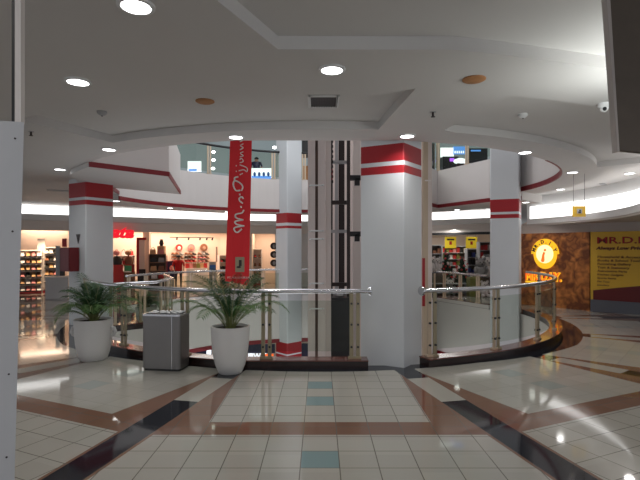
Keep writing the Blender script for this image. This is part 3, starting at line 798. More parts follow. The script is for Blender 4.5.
# ------------------------------------------------------------------ MR.D.I.Y. boards
p, q = WR[0], WR[1]; Lw = math.hypot(q[0]-p[0], q[1]-p[1])
t = thing('sign_board', 'brown copper-patterned wall board carrying the glowing round logo', 'board', (0,0,0))
MB().ribbon([p,q], 0, 2.07, .06).build('panel', 'scale', t)
def on_wall(p, q, u):
    k = (u-320)/F; dx, dy = q[0]-p[0], q[1]-p[1]; s = (k*p[1]-p[0])/(dx-k*dy); return s*math.hypot(dx,dy), p[1]+dy*s
a0, y0 = on_wall(p, q, 547)
t = thing('logo_sign', 'glowing round yellow logo sign above the glowing letters', 'sign')
def disc_on(p, q, al, z, r, m, name, parent, out, ry=None, b0=0, b1=360, rin=0, n=36):
    T = wallmtx(p, q, z, al, out); mb = MB(); vs = []
    ry = ry or r
    k = max(3, int(n*(b1-b0)/360))
    for dz in (0,.015):
        for i in range(k+1):
            g = math.radians(b0+(b1-b0)*i/k)
            vs.append(T @ Vector((r*math.cos(g), ry*math.sin(g), dz)))
        for i in range(k+1):
            g = math.radians(b0+(b1-b0)*i/k); vs.append(T @ Vector((rin*math.cos(g), rin*ry/r*math.sin(g), dz)))
    n1 = k+1; fs = []
    for i in range(k):
        fs += [(i,i+1,n1+i+1,n1+i), (2*n1+i, 3*n1+i, 3*n1+i+1, 2*n1+i+1), (i, 2*n1+i, 2*n1+i+1, i+1), (n1+i, n1+i+1, 3*n1+i+1, 3*n1+i)]
    mb.add(vs, fs); return mb.build(name, m, parent)
zc = pz(254, y0); kx = y0/F*1.40
disc_on(p, q, a0, zc, .345, 'eyel', 'disc', t, .09, ry=.42)
disc_on(p, q, a0, zc, .41, 'eyel', 'upper_band', t, .10, ry=.43, b0=0, b1=180, rin=.22)
disc_on(p, q, a0, zc, .25, 'ecore', 'centre_disc', t, .115, ry=.26)
tm = wallmtx(p, q, zc, a0, .14)
for i, chh in enumerate('MR.D.I.Y'):
    g = math.radians(160-i*20); rr_ = .27
    T = tm @ Matrix.Translation((rr_*1.06*math.cos(g), rr_*1.12*math.sin(g), 0)) @ Matrix.Rotation(g-PI/2, 4, 'Z')
    text(chh, .135, 'dark', 'arc_letter', t, .004, T, 'CENTER', offs=.007)
m = MB(); tt_ = lambda x, y: tm @ Vector((x, y, 0))
m.tube([tt_(-.04,-.16), tt_(-.03,-.03), tt_(.0,.05)], [.045,.03,.028], 8); m.ball(tuple(tt_(.02,.11)), .035, 8); m.ball(tuple(tt_(-.045,-.18)), .05, 8)
m.build('figure', 'eorange', t)
t = thing('letter_sign', 'glowing orange and yellow MR.D.I.Y. letters under the round logo', 'sign')
a1, y1 = on_wall(p, q, 527.3); z1 = pz(278.8, y1)
text('MR.D.I.Y.', .33, 'eyel', 'letter_halo', t, .02, wallmtx(p, q, z1-.015, a1-.0, .07), offs=.016, sx=.84, space=1.0)
text('MR.D.I.Y.', .33, 'eorange', 'letters', t, .02, wallmtx(p, q, z1-.015, a1-.0, .10), offs=.0, sx=.84, space=1.0)
m = MB(); 
for s_ in (0,): m.ribbon([tuple((wallmtx(p,q,0,a1+x,.08) @ Vector((0,0,0)))[:2]) for x in (0,.75)], z1-.10, z1-.05, .02)
m.build('underline', 'eyel', t)
p, q = WR[1], WR[2]; Lw = math.hypot(q[0]-p[0], q[1]-p[1])
t = thing('sign_board', 'large yellow wall board with a maroon wave and printed word list', 'board')
m = MB(); m.ribbon([(p[0]+.01,p[1]-.01),q], .30, 2.07, .05); m.build('panel', 'yellow', t)
m = MB(); m.ribbon([(p[0]+.01,p[1]-.01),q], 0, .31, .055); m.build('plinth', 'greyblue', t)
vs = []; n = 16
for i in range(n+1):
    s = i/n; T = wallmtx(p, q, .31, .08+(Lw-.08)*s, .055); T2 = wallmtx(p, q, .31, .08+(Lw-.08)*s, .065); h = .24+.26*math.sin(s*1.5)*1.0
    for TT in (T, T2): vs += [TT @ Vector((0,0,0)), TT @ Vector((0,h,0))]
fs = []
for i in range(n):
    k = i*4; fs += [(k+2,k+6,k+7,k+3),(k+1,k+3,k+7,k+5),(k,k+1,k+5,k+4)]
MB().add(vs, fs).build('wave_print', 'maroon', t)
def line(s, u, v0, v1, m, shear=0, offs=.003, sx=1, out=.075):
    al, yy = on_wall(p, q, u); z = pz(v1, yy); h = (v1-v0)/F*yy
    text(s, h/.72, m, 'lettering', t, .003, wallmtx(p, q, z, al, out), shear=shear, offs=offs, sx=sx)
line('MR.D.I.Y.', 597, 237, 243.5, 'maroon', offs=.004, sx=1.5, out=.068)
line('MR.D.I.Y.', 597, 237, 243.5, 'txtred', offs=-.001, sx=1.5, out=.075)
line('Always Low Prices', 597, 246.5, 249.5, 'txt', .2, .004, sx=1.35)
for i, s in enumerate(('Household & Accessories','Books & School Tools','Furnishing Gallery','Toys & Stationery','Automotive Parts','Kitchen Gadgets','Sports Items','Pet Toys','Jewellery')):
    line(s, 598, 255.5+i*3.55, 257.8+i*3.45, 'txt', .1, .001, sx=1.35)
# hanging yellow sign
t = thing('hanging_sign', 'small square yellow sign with an icon hanging by two wires on the right', 'sign', (px(579,9.5),9.5,pz(211.5,9.5)))
MB().box((0,0,0), (.25,.03,.21)).build('panel', 'yellow', t); MB().box((0,-.018,.005), (.10,.006,.09)).build('icon_field', 'grey', t)
m = MB(); m.ball((.01,-.022,.02), (.018,.004,.018), 8); m.box((.0,-.022,-.015), (.05,.006,.03)); m.build('icon', 'black', t)
for s in (-1,1): MB().tube([(s*.11,0,.10),(s*.11,0,CZ-pz(211.5,9.5)+.1)], .004, 6).build('wire', 'dark', t)

# ------------------------------------------------------------------ goods helpers
GOODS = {}
for nm, c in (('red',(.5,.03,.03)),('black',(.02,.02,.02)),('brown',(.25,.1,.05)),('tan',(.55,.33,.16)),('white',(.75,.7,.68)),('pinkish',(.65,.25,.25)),('blue',(.05,.08,.3)),('olive',(.2,.2,.05)),('grey',(.3,.3,.3))):
    GOODS[nm] = mat('goods_'+nm, c, .5)
ORD = ['first','second','third','fourth','fifth','sixth','seventh','eighth','ninth','tenth','eleventh','twelfth','thirteenth','fourteenth','fifteenth']
def shoe_mesh():
    m = MB(); m.box((0,0,.012), (.26,.09,.024), mi=1)
    m.add([(-.13,-.04,.024),(.13,-.035,.024),(.13,.035,.024),(-.13,.04,.024),(-.12,-.03,.11),(-.02,-.028,.10),(-.02,.028,.10),(-.12,.03,.11),(.09,-.03,.055),(.09,.03,.055)],
          [(0,1,8,5,4),(3,7,6,9,2),(0,4,7,3),(1,2,9,8),(5,8,9,6),(4,5,6,7)], 0)
    return m
shoes = {}
def shoe(c, loc, rz, label, group, k=1.0):
    if c not in shoes:
        o = shoe_mesh().build('shoe', [GOODS[c],'black']); shoes[c] = o
    else: o = shoes[c].copy(); COL.objects.link(o)
    o.location = loc; o.rotation_euler = (0,0,rz); o.scale = (k,k,k); return tag(o, label, 'shoe', group)
def handbag(name, mcol, loc, rz, label, w_=.3, h_=.24, group=None):
    t = thing(name, label, 'bag', loc, rz, group)
    m = MB(); m.box((0,0,h_/2), (w_,.12,h_), taper=.86); m.build('body', GOODS[mcol], t)
    m = MB(); m.tube([(-w_*.25,0,h_*.98),(-w_*.2,0,h_*1.3),(0,0,h_*1.42),(w_*.2,0,h_*1.3),(w_*.25,0,h_*.98)], .012, 6); m.build('strap', GOODS['brown'], t)
def shelf_unit(name, label, cat, loc, rz, w_, d_, h_, n, m1, m2=None, back=True, z0=.08):
    t = thing(name, label, cat, loc, rz)
    for s in (-1,1): MB().box((s*(w_/2-.015),0,h_/2), (.03,d_,h_)).build('side_panel', m1, t)
    if back: MB().box((0,d_/2-.01,h_/2), (w_-.06,.02,h_)).build('back_panel', m2 or m1, t)
    zs = [z0+(h_-z0-.02)*i/n for i in range(n+1)]
    for z in zs: MB().box((0,-.005,z), (w_-.06,d_-.03,.025)).build('shelf', m1, t)
    return t, zs
def rot(loc, rz, p): return (loc[0]+p[0]*math.cos(rz)-p[1]*math.sin(rz), loc[1]+p[0]*math.sin(rz)+p[1]*math.cos(rz), loc[2]+p[2])
SH = ['tan','brown','tan','white','black','white','tan','pinkish','white']
rnd = random.Random(11)
def shoe_rack(u0, u1, Y, vt, vb, n, rz, label, cols, lab, grp, k=1.2):
    w_ = (px(u1,Y)-px(u0,Y))/max(.3,math.cos(rz)); loc = (px((u0+u1)/2,Y),Y,0); h_ = pz(vt,Y)
    t, zs = shelf_unit('shoe_rack', label, 'shelf', loc, rz, w_, .30, h_, n, 'wshelf', 'warm', z0=.08)
    MB().box((0,-.16,.045), (w_,.02,.09)).build('kick_strip', 'red', t)
    nc = max(2, int(w_/.15))
    for ri, z in enumerate(zs[:-1]):
        for j in range(nc):
            for s in (0,):
                c_ = rnd.choice(cols)
                shoe(c_, rot(loc, rz, (-w_/2+.1+(w_-.2)*j/(nc-1), -.02, z+.013)), rz-PI/2+.15, '%s shoe, %s from left on the %s shelf up, %s' % (c_, ORD[j], ORD[ri], lab), grp, k)
# left shop
shoe_rack(17, 39, 17.3, 250, 0, 6, math.radians(25), 'shoe rack with warm lit shoes right beside the partition edge', SH, 'leftmost lit rack', 'shoes on the leftmost rack', 1.75)
shoe_rack(45, 57, 17.9, 247, 0, 6, math.radians(25), 'narrow shoe rack left of the red cabinet, behind the grey counter', SH, 'narrow rack behind counter', 'shoes on the narrow rack', 1.7)
t = thing('counter', 'pale grey shop counter standing left of the left pillar', 'counter', (px(58,15.9),15.9,0), math.radians(20))
MB().box((0,0,.34), (.66,.5,.68)).build('body', 'board', t); MB().box((0,0,.70), (.72,.56,.035)).build('worktop', 'wshelf', t)
o = MB().box((0,0,.5), (.14,.05,1.0)).build('mirror_stand', 'grey'); o.location = (px(58,16.1),16.1,.72); tag(o, 'narrow grey upright panel standing on the pale counter', 'panel')
o = MB().box((0,0,.45), (.12,.10,.9)).build('display_stand', 'black'); o.location = (px(62.5,16.1),16.1,.72); tag(o, 'narrow black display stand on the pale counter beside the pillar', 'stand')
o = MB().box((0,0,.15), (.16,.02,.3)).build('hanging_sign', 'red'); o.location = (px(64.5,17),17,pz(247,17)); tag(o, 'small red sign above the red cabinet in the left shop', 'sign')
o = MB().box((0,0,1.0), (.28,.04,2.0)).build('door_panel', 'wshelf'); o.location = (px(41.5,17.7),17.7,0); tag(o, 'plain white panel between the two lit shoe racks', 'panel')
# shoe shop sign (red script)
a, b = FR[1], FR[2]
al, yy = on_wall(a, b, 98.5); t = thing('script_sign', 'glowing red script sign above the shoe shop, beside the left pillar', 'sign')
text('Bata', .56, 'ered', 'letters', t, .03, wallmtx(a, b, pz(237.3,yy), al, .20), shear=.30, offs=.03, sx=1.15)
# goods in the shoe shop
SR = math.radians(31.4)
def at(u, v, back=.2):
    Y = bw(u)-back; return (px(u,Y), Y, pz(v,Y))
for i, (u, c, lb) in enumerate(((179,'red','round red picture board on the shoe shop wall, leftmost of three'),(191.2,'pinkish','round red and white picture board, middle of three on the shop wall'),(203.8,'brown','round dark picture board, rightmost of three on the shop wall'))):
    p3 = at(u, 247.5, .06); t = thing('picture_board', lb, 'picture', p3, SR)
    MB().tube([(0,0,0),(0,-.03,0)], .15+.01*i, 20).build('disc', GOODS[c], t)
    m = MB(); m.ball((.0,-.05,-.03), (.08,.03,.09), 10); m.build('face_print', 'skin' if i else 'wshelf', t)
for g in range(3):
    for r_ in range(3):
        p3 = at(177.5+g*13, 255.2+r_*3.6, .12)
        o = MB().box((0,0,0), (.48,.18,.02)).build('wall_shelf', 'wshelf'); o.location = p3; o.rotation_euler = (0,0,SR)
        tag(o, '%s white wall shelf in the %s column under the round boards' % (('top','middle','bottom')[r_], ('left','middle','right')[g]), 'shelf', 'white wall shelves in the shoe shop')
        for k in range(3):
            c_ = rnd.choice(['brown','black','pinkish','red','grey'])
            shoe(c_, rot(p3, SR, (-.16+.16*k,-.01,.011)), SR-PI/2+.3, '%s shoe, %s on the %s wall shelf of the %s column under the round boards' % (c_, ('left','middle','right')[k], ('top','middle','bottom')[r_], ('left','middle','right')[g]), 'shoes on the white wall shelves', 1.0)
def box_stack(u, Y, v0, v1, w_, name, label, cat, cols, m0='wshelf'):
    loc = (px(u,Y), Y, 0); zt = pz(v1, Y); t = thing(name, label, cat, loc, SR)
    MB().box((0,0,zt/2), (w_,.4,zt)).build('cabinet', m0, t)
    return loc, zt
loc, zt = box_stack(196, 20.9, 0, 268, .95, 'display_table', 'low white display table under the wall shelves in the shoe shop', 'table', None)
for k in range(6):
    handbag('handbag', ['red','pinkish','brown','olive','tan','red'][k], rot(loc, SR, (-.4+.16*k, -.05, zt)), SR, ['red','rose pink','brown','olive','tan','dark red'][k]+' small bag on the low display table, number %s along from the left' % ('one','two','three','four','five','six')[k], .14, .2)
p3 = (px(212.5,20.6),20.6,0)
t = thing('poster_stand', 'upright blue poster with a dark shoe picture at the right of the shoe shop', 'poster', p3, SR)
MB().box((0,0,.70), (.30,.03,.72)).build('panel', 'grey', t); MB().box((0,-.02,.80), (.26,.006,.24)).build('sky_print', 'blue', t)
m = MB(); m.ball((.0,-.026,.66), (.10,.008,.045), 10); m.build('shoe_print', 'navy', t); MB().box((0,.05,.17), (.3,.2,.34)).build('foot', 'grey', t)
p3 = (px(170.5,20.2),20.2,0)
t = thing('poster_stand', 'upright dark purple poster left of the person in red', 'poster', p3, SR)
MB().box((0,0,.72), (.36,.03,.76)).build('panel', 'navy', t); MB().box((0,.05,.17), (.3,.2,.34)).build('foot', 'grey', t); m = MB(); m.ball((.04,-.02,.8), (.09,.008,.12), 8); m.build('figure_print', 'epurple' if 0 else GOODS['pinkish'], t)
# shelving with bags
p3 = (px(157.5,19.2),19.2,0)
t, zs = shelf_unit('display_shelf', 'dark wood shelf unit with bags beside the red framed mirror', 'shelf', p3, math.radians(18), .66, .35, 1.42, 4, 'shelf', 'brownb')
MB().box((.36,0,.9), (.03,.3,.9)).build('red_end', 'red', t)
for k, (i, x, c) in enumerate(((4,-.17,'tan'),(4,.14,'pinkish'),(3,-.15,'black'),(3,.15,'grey'),(2,-.15,'tan'),(2,.15,'brown'),(1,-.12,'white'),(1,.15,'red'))):
    handbag('handbag', c, rot(p3, math.radians(18), (x,-.03,zs[i]+.014)), math.radians(18), '%s handbag, %s of the dark shelf unit, %s side' % (c, ('bottom','lowest shelf','second shelf','third shelf','top')[i], 'left' if x < 0 else 'right'), .24, .18)
o = MB().lathe([(.05,0),(.09,.1),(.07,.2),(.05,.24),(.07,.27)], 14).build('vase', GOODS['black'], smooth=True); o.location = rot(p3, math.radians(18), (.15,.0,zs[4]+.33)); tag(o, 'dark round vase above the pink bag on the dark shelf unit', 'vase')
o = MB().box((0,0,.16), (.26,.24,.32)).build('display_block', GOODS['tan']); o.location = rot(p3, math.radians(18), (.15,.08,zs[4]+.014)); tag(o, 'tan block under the dark vase on the shelf unit', 'block')
p4 = (px(120,20.0),20.0,0)
t, zs = shelf_unit('display_shelf', 'white shelf unit with bags beside the left pillar in the shoe shop', 'shelf', p4, SR, 1.15, .35, 1.35, 4, 'wshelf', 'wshelf')
for i in (1,2,3,4):
    for k in range(4):
        c = ['red','black','pinkish','tan','white','brown'][(i*3+k*2)%6]
        handbag('handbag', c, rot(p4, SR, (-.42+.28*k,-.03,zs[i]+.014)), SR, '%s handbag, %s shelf of white unit by left pillar, %s in row' % (c, ('lowest','second','third','fourth','top')[i], ('first','second','third','last')[k]), .2, .17)
# mirror with red frame
Y = 19.3; t = thing('mirror', 'tall mirror in a thick red frame on the shoe shop column', 'mirror', (px(141.5,Y),Y,0), math.radians(20))
MB().box((0,0,1.35), (.24,.03,1.3)).build('glass_pane', 'wshelf', t)
m = MB(); m.box((-.14,-.01,1.30), (.10,.06,1.5)); m.box((0,-.01,2.02), (.36,.06,.10)); m.build('frame', 'red', t); MB().box((.0,-.0,.55), (.30,.05,.5)).build('lower_panel', 'dark', t)
o = MB().box((0,0,1.15), (.24,.24,2.3)).build('shop_column', 'warm'); o.location = (px(147,19.5),19.5,0); tag(o, 'narrow cream column between the red mirror and the dark shelf unit', 'column')
# clothes and caps at the left of the shop
for i, (u, cs, lb) in enumerate(((117,('pinkish','black','red'),'rack of caps and red bags beside the left pillar'),(128.5,('tan','brown','red'),'dressed display bust with a pale cap in the shoe shop'))):
    Y = 18.7+.3*i; t = thing('display_rack', lb, 'display', (px(u,Y),Y,0), SR)
    MB().tube([(0,0,0),(0,0,1.5)], .025, 8).build('pole', 'dark', t); MB().lathe([(.2,0),(.2,.03)], 16).build('base', 'dark', t)
    MB().box((0,0,.36), (.44,.34,.72)).build('skirted_stand', GOODS['red'] if i == 0 else GOODS['brown'], t)
    m = MB(); m.lathe([(.10,.75),(.17,.95),(.19,1.2),(.10,1.33)], 12, (.0,0,0)); m.build('garment', GOODS[cs[1]], t, smooth=True)
    m = MB(); m.ball((-.02,-.02,1.46), (.12,.12,.10), 12); m.box((-.02,-.16,1.43), (.16,.14,.02)); m.build('cap', GOODS[cs[0]], t)
    m = MB(); m.box((.02,-.1,.85), (.34,.2,.3)); m.box((-.17,-.05,1.08), (.12,.1,.14)); m.build('red_bag', GOODS[cs[2]], t)
o = MB().box((0,0,.27), (.28,.03,.27)).build('price_sign', 'green'); o.location = (px(128,18.6),18.6,.72-.3+.15); tag(o, 'green and white sign board in front of the display bust', 'sign')
MB().box((0,-.018,.16), (.26,.006,.05)).build('white_line', 'wshelf', o)
# track lights
t = thing('track_light', 'ceiling track with small black spotlights in the shoe shop', 'track light', at(190, 237.5, .9), SR)
MB().box((.1,0,0), (1.9,.03,.03)).build('track', 'black', t)
for x in (-.55,-.05,.45,.75,1.0): m = MB(); m.tube([(x,0,-.01),(x,.05,-.10)], .035, 8); m.build('spotlight', 'black', t)
# right end shoes
shoe_rack(219, 229, 21.2, 255, 0, 4, math.radians(31), 'small rack of dark shoes just left of the red banner', ['black','red','brown'], 'rack left of banner', 'shoes beside the banner', 1.2)
o = MB().box((0,0,.34), (.07,.04,.68)).build('wall_banner', 'pinkdk'); o.location = (px(216.7,21.4),21.4,pz(262,21.4)); tag(o, 'thin reddish vertical strip on the shoe shop wall', 'strip')
# shop right of the banner
shoe_rack(253, 262, 21.3, 249, 0, 4, 0, 'small rack of red and tan goods right of the red banner', ['red','tan','red','brown'], 'rack right of banner', 'goods right of the banner', 1.2)
for i in range(3):
    t = thing('face_poster', '%s of three dark round portrait prints left of the far pillar' % ('uppermost','middle','lowest')[i], 'picture', (px(273.8,20.335),20.335,pz(246+i*8.5,20.335)))
    MB().tube([(0,0,0),(0,-.02,0)], .15, 16).build('disc', 'dark', t); m = MB(); m.ball((.02,-.03,-.01), (.07,.02,.09), 8); m.build('face_print', 'grey', t)

# ------------------------------------------------------------------ people
def person(loc, rz, label, shirt='tshirt'):
    t = thing('person', label, 'person', loc, rz)
    me = bpy.data.meshes.new('body')
    V = [(0,0,.93),(0,0,1.15),(0,0,1.36),(0,0,1.46),(0,-.01,1.56),(0,-.01,1.64),
         (.17,0,1.38),(.23,0,1.12),(.20,-.16,.94),(.18,-.23,.90), (-.17,0,1.38),(-.23,0,1.12),(-.20,-.16,.94),(-.18,-.23,.90),
         (.09,0,.88),(.10,0,.48),(.10,.02,.08),(.10,-.12,.03), (-.09,0,.88),(-.10,0,.48),(-.10,.02,.08),(-.10,-.12,.03)]
    E = [(0,1),(1,2),(2,3),(3,4),(4,5),(2,6),(6,7),(7,8),(8,9),(2,10),(10,11),(11,12),(12,13),(0,14),(14,15),(15,16),(16,17),(0,18),(18,19),(19,20),(20,21)]
    Rr = [.14,.13,.13,.055,.085,.075,.065,.045,.035,.03,.065,.045,.035,.03,.09,.06,.042,.035,.09,.06,.042,.035]
    me.from_pydata(V, E, []); o = bpy.data.objects.new('body', me); COL.objects.link(o); o.parent = t
    sk = o.modifiers.new('skin', 'SKIN')
    for i, sv in enumerate(me.skin_vertices[0].data): sv.radius = (Rr[i], Rr[i]*.8); sv.use_root = (i == 0)
    o.modifiers.new('sub', 'SUBSURF').levels = 1
    bpy.context.view_layer.update()
    nm = bpy.data.meshes.new_from_object(o.evaluated_get(bpy.context.evaluated_depsgraph_get())); bpy.data.objects.remove(o)
    for q in ('skin',shirt,'trouser'): nm.materials.append(M[q])
    for pg in nm.polygons:
        c = pg.center; pg.use_smooth = True
        pg.material_index = 0 if c.z > 1.44 or (abs(c.x) > .16 and c.z < 1.12) else (1 if c.z > .9 else 2)
    b = bpy.data.objects.new('body', nm); COL.objects.link(b); b.parent = t
    m = MB(); m.ball((0,.015,1.625), (.092,.10,.10), 12); m.build('hair', 'hair', t, smooth=True)
    return t
person((px(178.5,19.9),19.9,-.28+.0), math.radians(20), 'person in a red shirt with dark hair standing in the shoe shop')
bpy.data.objects['person'].location.z = 0; bpy.data.objects['person'].scale = (1,1,.80)
person((px(256.5,18.3),18.3,4.05-.62), 0, 'person with black hair on the upper gallery behind the blue sign', 'navy')
bpy.data.objects['person.001'].location.z = 4.05; bpy.data.objects['person.001'].scale = (.9,.9,.62)

# ------------------------------------------------------------------ toy store on the right
SRr = math.radians(-35)
def at3(u, Y, v): return (px(u,Y), Y, pz(v,Y))
for i, (u, lb) in enumerate(((450.5,'yellow hanging poster with red print in the toy store, left one'),(471.5,'yellow hanging poster in the toy store, right one'))):
    t = thing('hanging_poster', lb, 'poster', at3(u,19.6,242.5))
    MB().box((0,0,0), (.46,.02,.46)).build('panel', 'eysign', t); MB().box((0,-.014,.12), (.30,.006,.07)).build('headline', 'dark', t)
    m = MB(); m.box((0,-.014,-.02), (.10,.006,.14)); m.build('print', 'txtred', t)
    for s in (-1,1): MB().tube([(s*.17,0,.2),(s*.17,0,.62)], .004, 5).build('wire', 'dark', t)
for i, (u, v, Y) in enumerate(((442,238.3,20.3),(456.5,239.5,21.5),(462,240.7,22),(479.8,235.5,19.4),(477,237.2,20.6))):
    pass
for i, (u, Y) in enumerate(((442,20.6),(457,21.6),(462.5,22.6),(479.5,19.3),(477,20.8))):
    o = MB().lathe([(.14,0),(.14,-.02)], 18).build('store_light', 'lamp'); o.location = (px(u,Y),Y,2.415)
    tag(o, ('round store ceiling light left of the left yellow poster','round store ceiling light between the yellow posters, nearer one','round store ceiling light between the yellow posters, farthest one','round store ceiling light right of the right yellow poster, nearest one','round store ceiling light behind the right yellow poster edge')[i], 'light')
def xmas(u, Y, vt, label, seed):
    z0 = 0; h = pz(vt, Y); t = thing('christmas_tree', label, 'christmas tree', (px(u,Y),Y,0)); rn = random.Random(seed)
    MB().tube([(0,0,0),(0,0,h)], .04, 8).build('trunk', 'brownb', t)
    m = MB()
    for k in range(7):
        zz = .25+(h-.35)*k/7; r_ = .44*(1-k/7.6); n = 14
        vs = [(0,0,zz+.38*(h/1.9))]
        for j in range(n):
            a = 2*PI*j/n; q = r_*(1 if j % 2 else .72)*rn.uniform(.9,1.1); vs.append((q*math.cos(a), q*math.sin(a), zz-.04*(j%2)))
        m.add(vs, [(0,j+1,(j+1)%n+1) for j in range(n)]+[tuple(range(n,0,-1))])
    m.build('foliage', 'treeg', t)
    for k in range(26):
        zz = rn.uniform(.3,h-.1); r_ = .46*(1-(zz-.2)/h)+.02; a = rn.uniform(PI,2*PI)
        MB().ball((r_*math.cos(a), r_*math.sin(a), zz), .042, 8).build('bauble', GOODS[rn.choice(['red','white','grey','white','red','pinkish'])], t)
xmas(445.5, 18.3, 250, 'decorated dark christmas tree below the left yellow poster', 1)
xmas(462, 17.7, 256, 'shorter christmas tree with white and red baubles between the yellow posters', 2)
def plush(u, Y, z, k, c, label):
    t = thing('plush_toy', label, 'plush toy', (px(u,Y),Y,z)); t.scale = (k,k,k)
    m = MB(); m.ball((0,0,.28), (.24,.2,.28), 12); m.ball((0,-.02,.66), (.22,.2,.2), 12)
    for s in (-1,1): m.ball((s*.17,0,.84), .08, 8); m.ball((s*.24,-.08,.36), (.09,.09,.16), 8); m.ball((s*.16,-.2,.08), (.1,.16,.09), 8)
    m.build('body', GOODS[c], t, smooth=True)
    m = MB(); [m.ball((s*.08,-.2,.70), .028, 8) for s in (-1,1)]; m.ball((0,-.22,.62), .035, 8); m.build('face', 'black', t)
def crate(u, Y, w_, h_, m_, label, cat='box', name='display_box'):
    o = MB().box((0,0,h_/2), (w_,.4,h_)).build(name, m_); o.location = (px(u,Y),Y,0); tag(o, label, cat)
crate(433.5, 17.6, .55, .78, 'brownb', 'dark display table under the white plush toys at the left of the toy store', 'table', 'display_table')
plush(431.5, 17.5, .80, .62, 'white', 'white plush toy with black eyes at the left of the toy store, left one')
plush(437.0, 17.55, .79, .58, 'white', 'white plush toy with black eyes at the left of the toy store, right one')
crate(483.5, 16.9, .60, .60, 'brownb', 'dark display table under the pale plush toys beside the right pillar', 'table', 'display_table')
plush(480.5, 16.8, .61, .78, 'grey', 'pale grey plush toy beside the right pillar, left one')
plush(487.5, 16.9, .61, .84, 'white', 'white plush toy beside the right pillar, right one')
plush(484.5, 16.3, .0, .60, 'white', 'white plush toy on the floor below the pale plush toys')
crate(473.5, 16.5, .36, .66, 'olive' if 0 else GOODS['olive'], 'olive yellow box standing behind the angled railing')
plush(450, 17.0, .0, .62, 'white', 'white plush toy on the floor in front of the christmas trees')
def goods_shelf(u0, u1, Y, vt, n, label, cols, lab, grp, rz=0, hh=.16):
    w_ = px(u1,Y)-px(u0,Y); loc = (px((u0+u1)/2,Y),Y,0); h_ = pz(vt,Y)
    t, zs = shelf_unit('store_shelf', label, 'shelf', loc, rz, w_, .35, h_, n, 'grey', 'brownb')
    nc = max(3, int(w_/.15)); first = None
    for ri, z in enumerate(zs[:-1]):
        for j in range(nc):
            c = rnd.choice(cols); hx = rnd.uniform(.6,1.25)
            if c not in boxes: boxes[c] = MB().box((0,0,.09), (.12,.16,.18)).build('goods_box', GOODS[c]); o = boxes[c]
            else: o = boxes[c].copy(); COL.objects.link(o)
            o.location = rot(loc, rz, (-w_/2+.1+(w_-.2)*j/(nc-1), -.03, z+.014)); o.scale = (1,1,hx); o.rotation_euler = (0,0,rz); tag(o, '%s packet, %s from left on the %s shelf up, %s' % (c, ORD[j], ORD[ri], lab), 'box', grp)
boxes = {}
goods_shelf(427, 441, 19.2, 245, 5, 'store shelf with red and white goods above the plush toys', ['red','white','pinkish','brown'], 'above the left plush toys', 'packets on the left store shelf')
goods_shelf(441, 467, 20.6, 246, 6, 'wide store shelf with mixed goods behind the christmas trees', ['red','white','olive','grey','pinkish','black'], 'behind the christmas trees', 'packets on the wide store shelf')
goods_shelf(466, 480, 18.6, 249, 5, 'store shelf with dark blue goods below the right yellow poster', ['blue','grey','blue','black','white'], 'below right yellow poster', 'packets on the dark store shelf')
goods_shelf(478, 492, 17.9, 242, 6, 'tall store shelf with red boxes beside the right pillar', ['red','red','white','grey'], 'beside the right pillar', 'packets on the red store shelf')

goods_shelf(429, 466, 16.9, 283, 1, 'low shelf of mixed goods in front of the christmas trees, behind the angled railing', ['red','white','black','grey','pinkish','tan'], 'low unit behind angled railing', 'packets on the low front shelf')
area('store_light', (4.6,18.9,2.38), (0,0,0), 1.6, 24, (1,.97,.93), 'RECTANGLE', .5)
# ------------------------------------------------------------------ upper gallery
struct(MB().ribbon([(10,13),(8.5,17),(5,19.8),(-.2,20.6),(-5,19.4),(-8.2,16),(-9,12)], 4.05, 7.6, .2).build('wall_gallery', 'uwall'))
t = thing('lit_sign', 'bright white and blue lit sign on the upper gallery left of the banner', 'sign', at3(194.5,16.6,166.5))
MB().box((0,0,0), (.46,.06,.36)).build('panel', 'ewhite', t); MB().box((-.05,-.04,-.13), (.28,.01,.07)).build('blue_line', 'eblue', t)
t = thing('lit_sign', 'blue and white lit board on the upper gallery right of the banner', 'sign', at3(261.5,17.9,174.5))
MB().box((0,0,.0), (.74,.06,.46)).build('panel', 'ewhite', t); MB().box((0,-.04,-.14), (.72,.01,.17)).build('blue_print', 'eblue', t)
for k in range(4): MB().ball((-.25+.17*k,-.045,.0), (.05,.008,.09), 8).build('figure_print', 'blue', t)
for i, (u, v) in enumerate(((213.5,152),(213.5,160),(213,168.5),(274.5,147.5))):
    Y = 17.5; o = MB().ball((0,0,0), (.07,.03,.05), 10).build('light_dot', 'lamp'); o.location = at3(u,Y,v)  # glowing balls; the first three imitate light reflected in the gallery glass
    tag(o, ('uppermost of three small glowing dots imitating light reflections in the gallery glass','middle of three small glowing dots imitating light reflections in the gallery glass','lowest of three small glowing dots imitating light reflections in the gallery glass','small bright lamp at the top left of the far pillar')[i], 'lamp')
Y = 16.2
t = thing('display_screen', 'white lit screen on the right upper gallery', 'screen', at3(447,Y,152.5)); MB().box((0,0,0), (.44,.05,.32)).build('panel', 'ewhite', t)
t = thing('display_screen', 'blue lit screen with white letters on the right upper gallery', 'screen', at3(459,Y,150.5)); MB().box((0,0,0), (.40,.05,.26)).build('panel', 'eblue', t)
m = MB(); [m.box((-.14+.07*k,-.03,-.06), (.04,.01,.08)) for k in range(5)]; m.build('letters', 'ewhite', t)
t = thing('display_screen', 'dark screen with a thin blue line beside the gallery post', 'screen', at3(478,15.5,157)); MB().box((0,0,0), (.60,.05,.55)).build('panel', 'black', t); MB().box((-.08,-.03,.20), (.32,.01,.05)).build('blue_line', 'eblue', t)
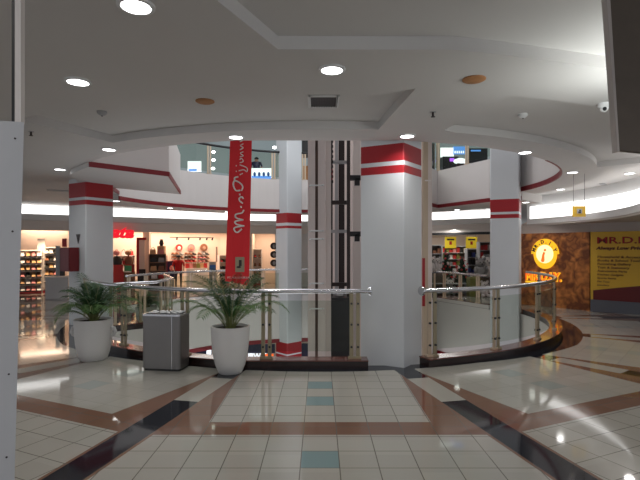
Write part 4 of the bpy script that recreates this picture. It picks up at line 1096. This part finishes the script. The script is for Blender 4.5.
t = thing('game_machine', 'dark arcade machine with purple light on the right upper gallery', 'machine', at3(449,15.7,172)); MB().box((0,0,.22), (.50,.4,.5)).build('body', 'black', t); MB().box((.04,-.21,.36), (.14,.02,.10)).build('purple_light', 'epurple', t)
t = thing('game_machine', 'white and blue ride machine beside the purple lit one', 'machine', at3(460,15.5,170)); m = MB(); m.ball((0,0,.28), (.22,.2,.10), 12); m.build('shell', 'ewhite', t); MB().box((0,0,.1), (.24,.2,.2)).build('base', 'dark', t)
o = MB().box((0,0,0), (.30,.1,.9)).build('doorway_panel', 'black'); o.location = at3(429.5,15.0,158); tag(o, 'dark upright panel at the left end of the right gallery', 'panel')
o = MB().box((0,0,0), (.22,.1,.55)).build('wood_panel', 'orange'); o.location = at3(305.2,17.6,173.5); tag(o, 'narrow orange wood panel on the gallery between far pillar and lift', 'panel')
o = MB().box((0,0,0), (.24,.1,.75)).build('dark_panel', 'black'); o.location = at3(305.2,18.2,148); tag(o, 'narrow black panel above the orange wood between pillar and lift', 'panel')

# ------------------------------------------------------------------ lower level sign boards
Y = 18.4
t = thing('shop_board', 'navy shop board on the lower level between plant pot and far pillar, with lit letters', 'sign', at3(258,Y,348.5))
MB().box((0,0,0), (1.3,.06,.34)).build('panel', 'navy', t)
text('SUBWAY', .26, 'ewhite', 'letters', t, .02, Matrix.Translation((-.62,-.04,-.36)) @ Matrix.Rotation(PI/2, 4, 'X'), offs=.006)
for u in (266,271.5): MB().box((px(u,Y)-px(258,Y),-.05,-.27), (.16,.04,.14)).build('lit_panel', 'eorange', t)
t = thing('shop_board', 'navy shop board on the lower level between the steel bin and the plain pot', 'sign', at3(199,17.0,350.5))
MB().box((0,0,0), (.9,.06,.28)).build('panel', 'navy', t); MB().box((.36,-.04,-.03), (.16,.02,.26)).build('lit_panel', 'ewhite', t)
o = MB().box((0,0,0), (.30,.06,.5)).build('shop_board', 'navy'); o.location = at3(304.5,Y,350); tag(o, 'narrow navy board on the lower level between far pillar and lift', 'sign')
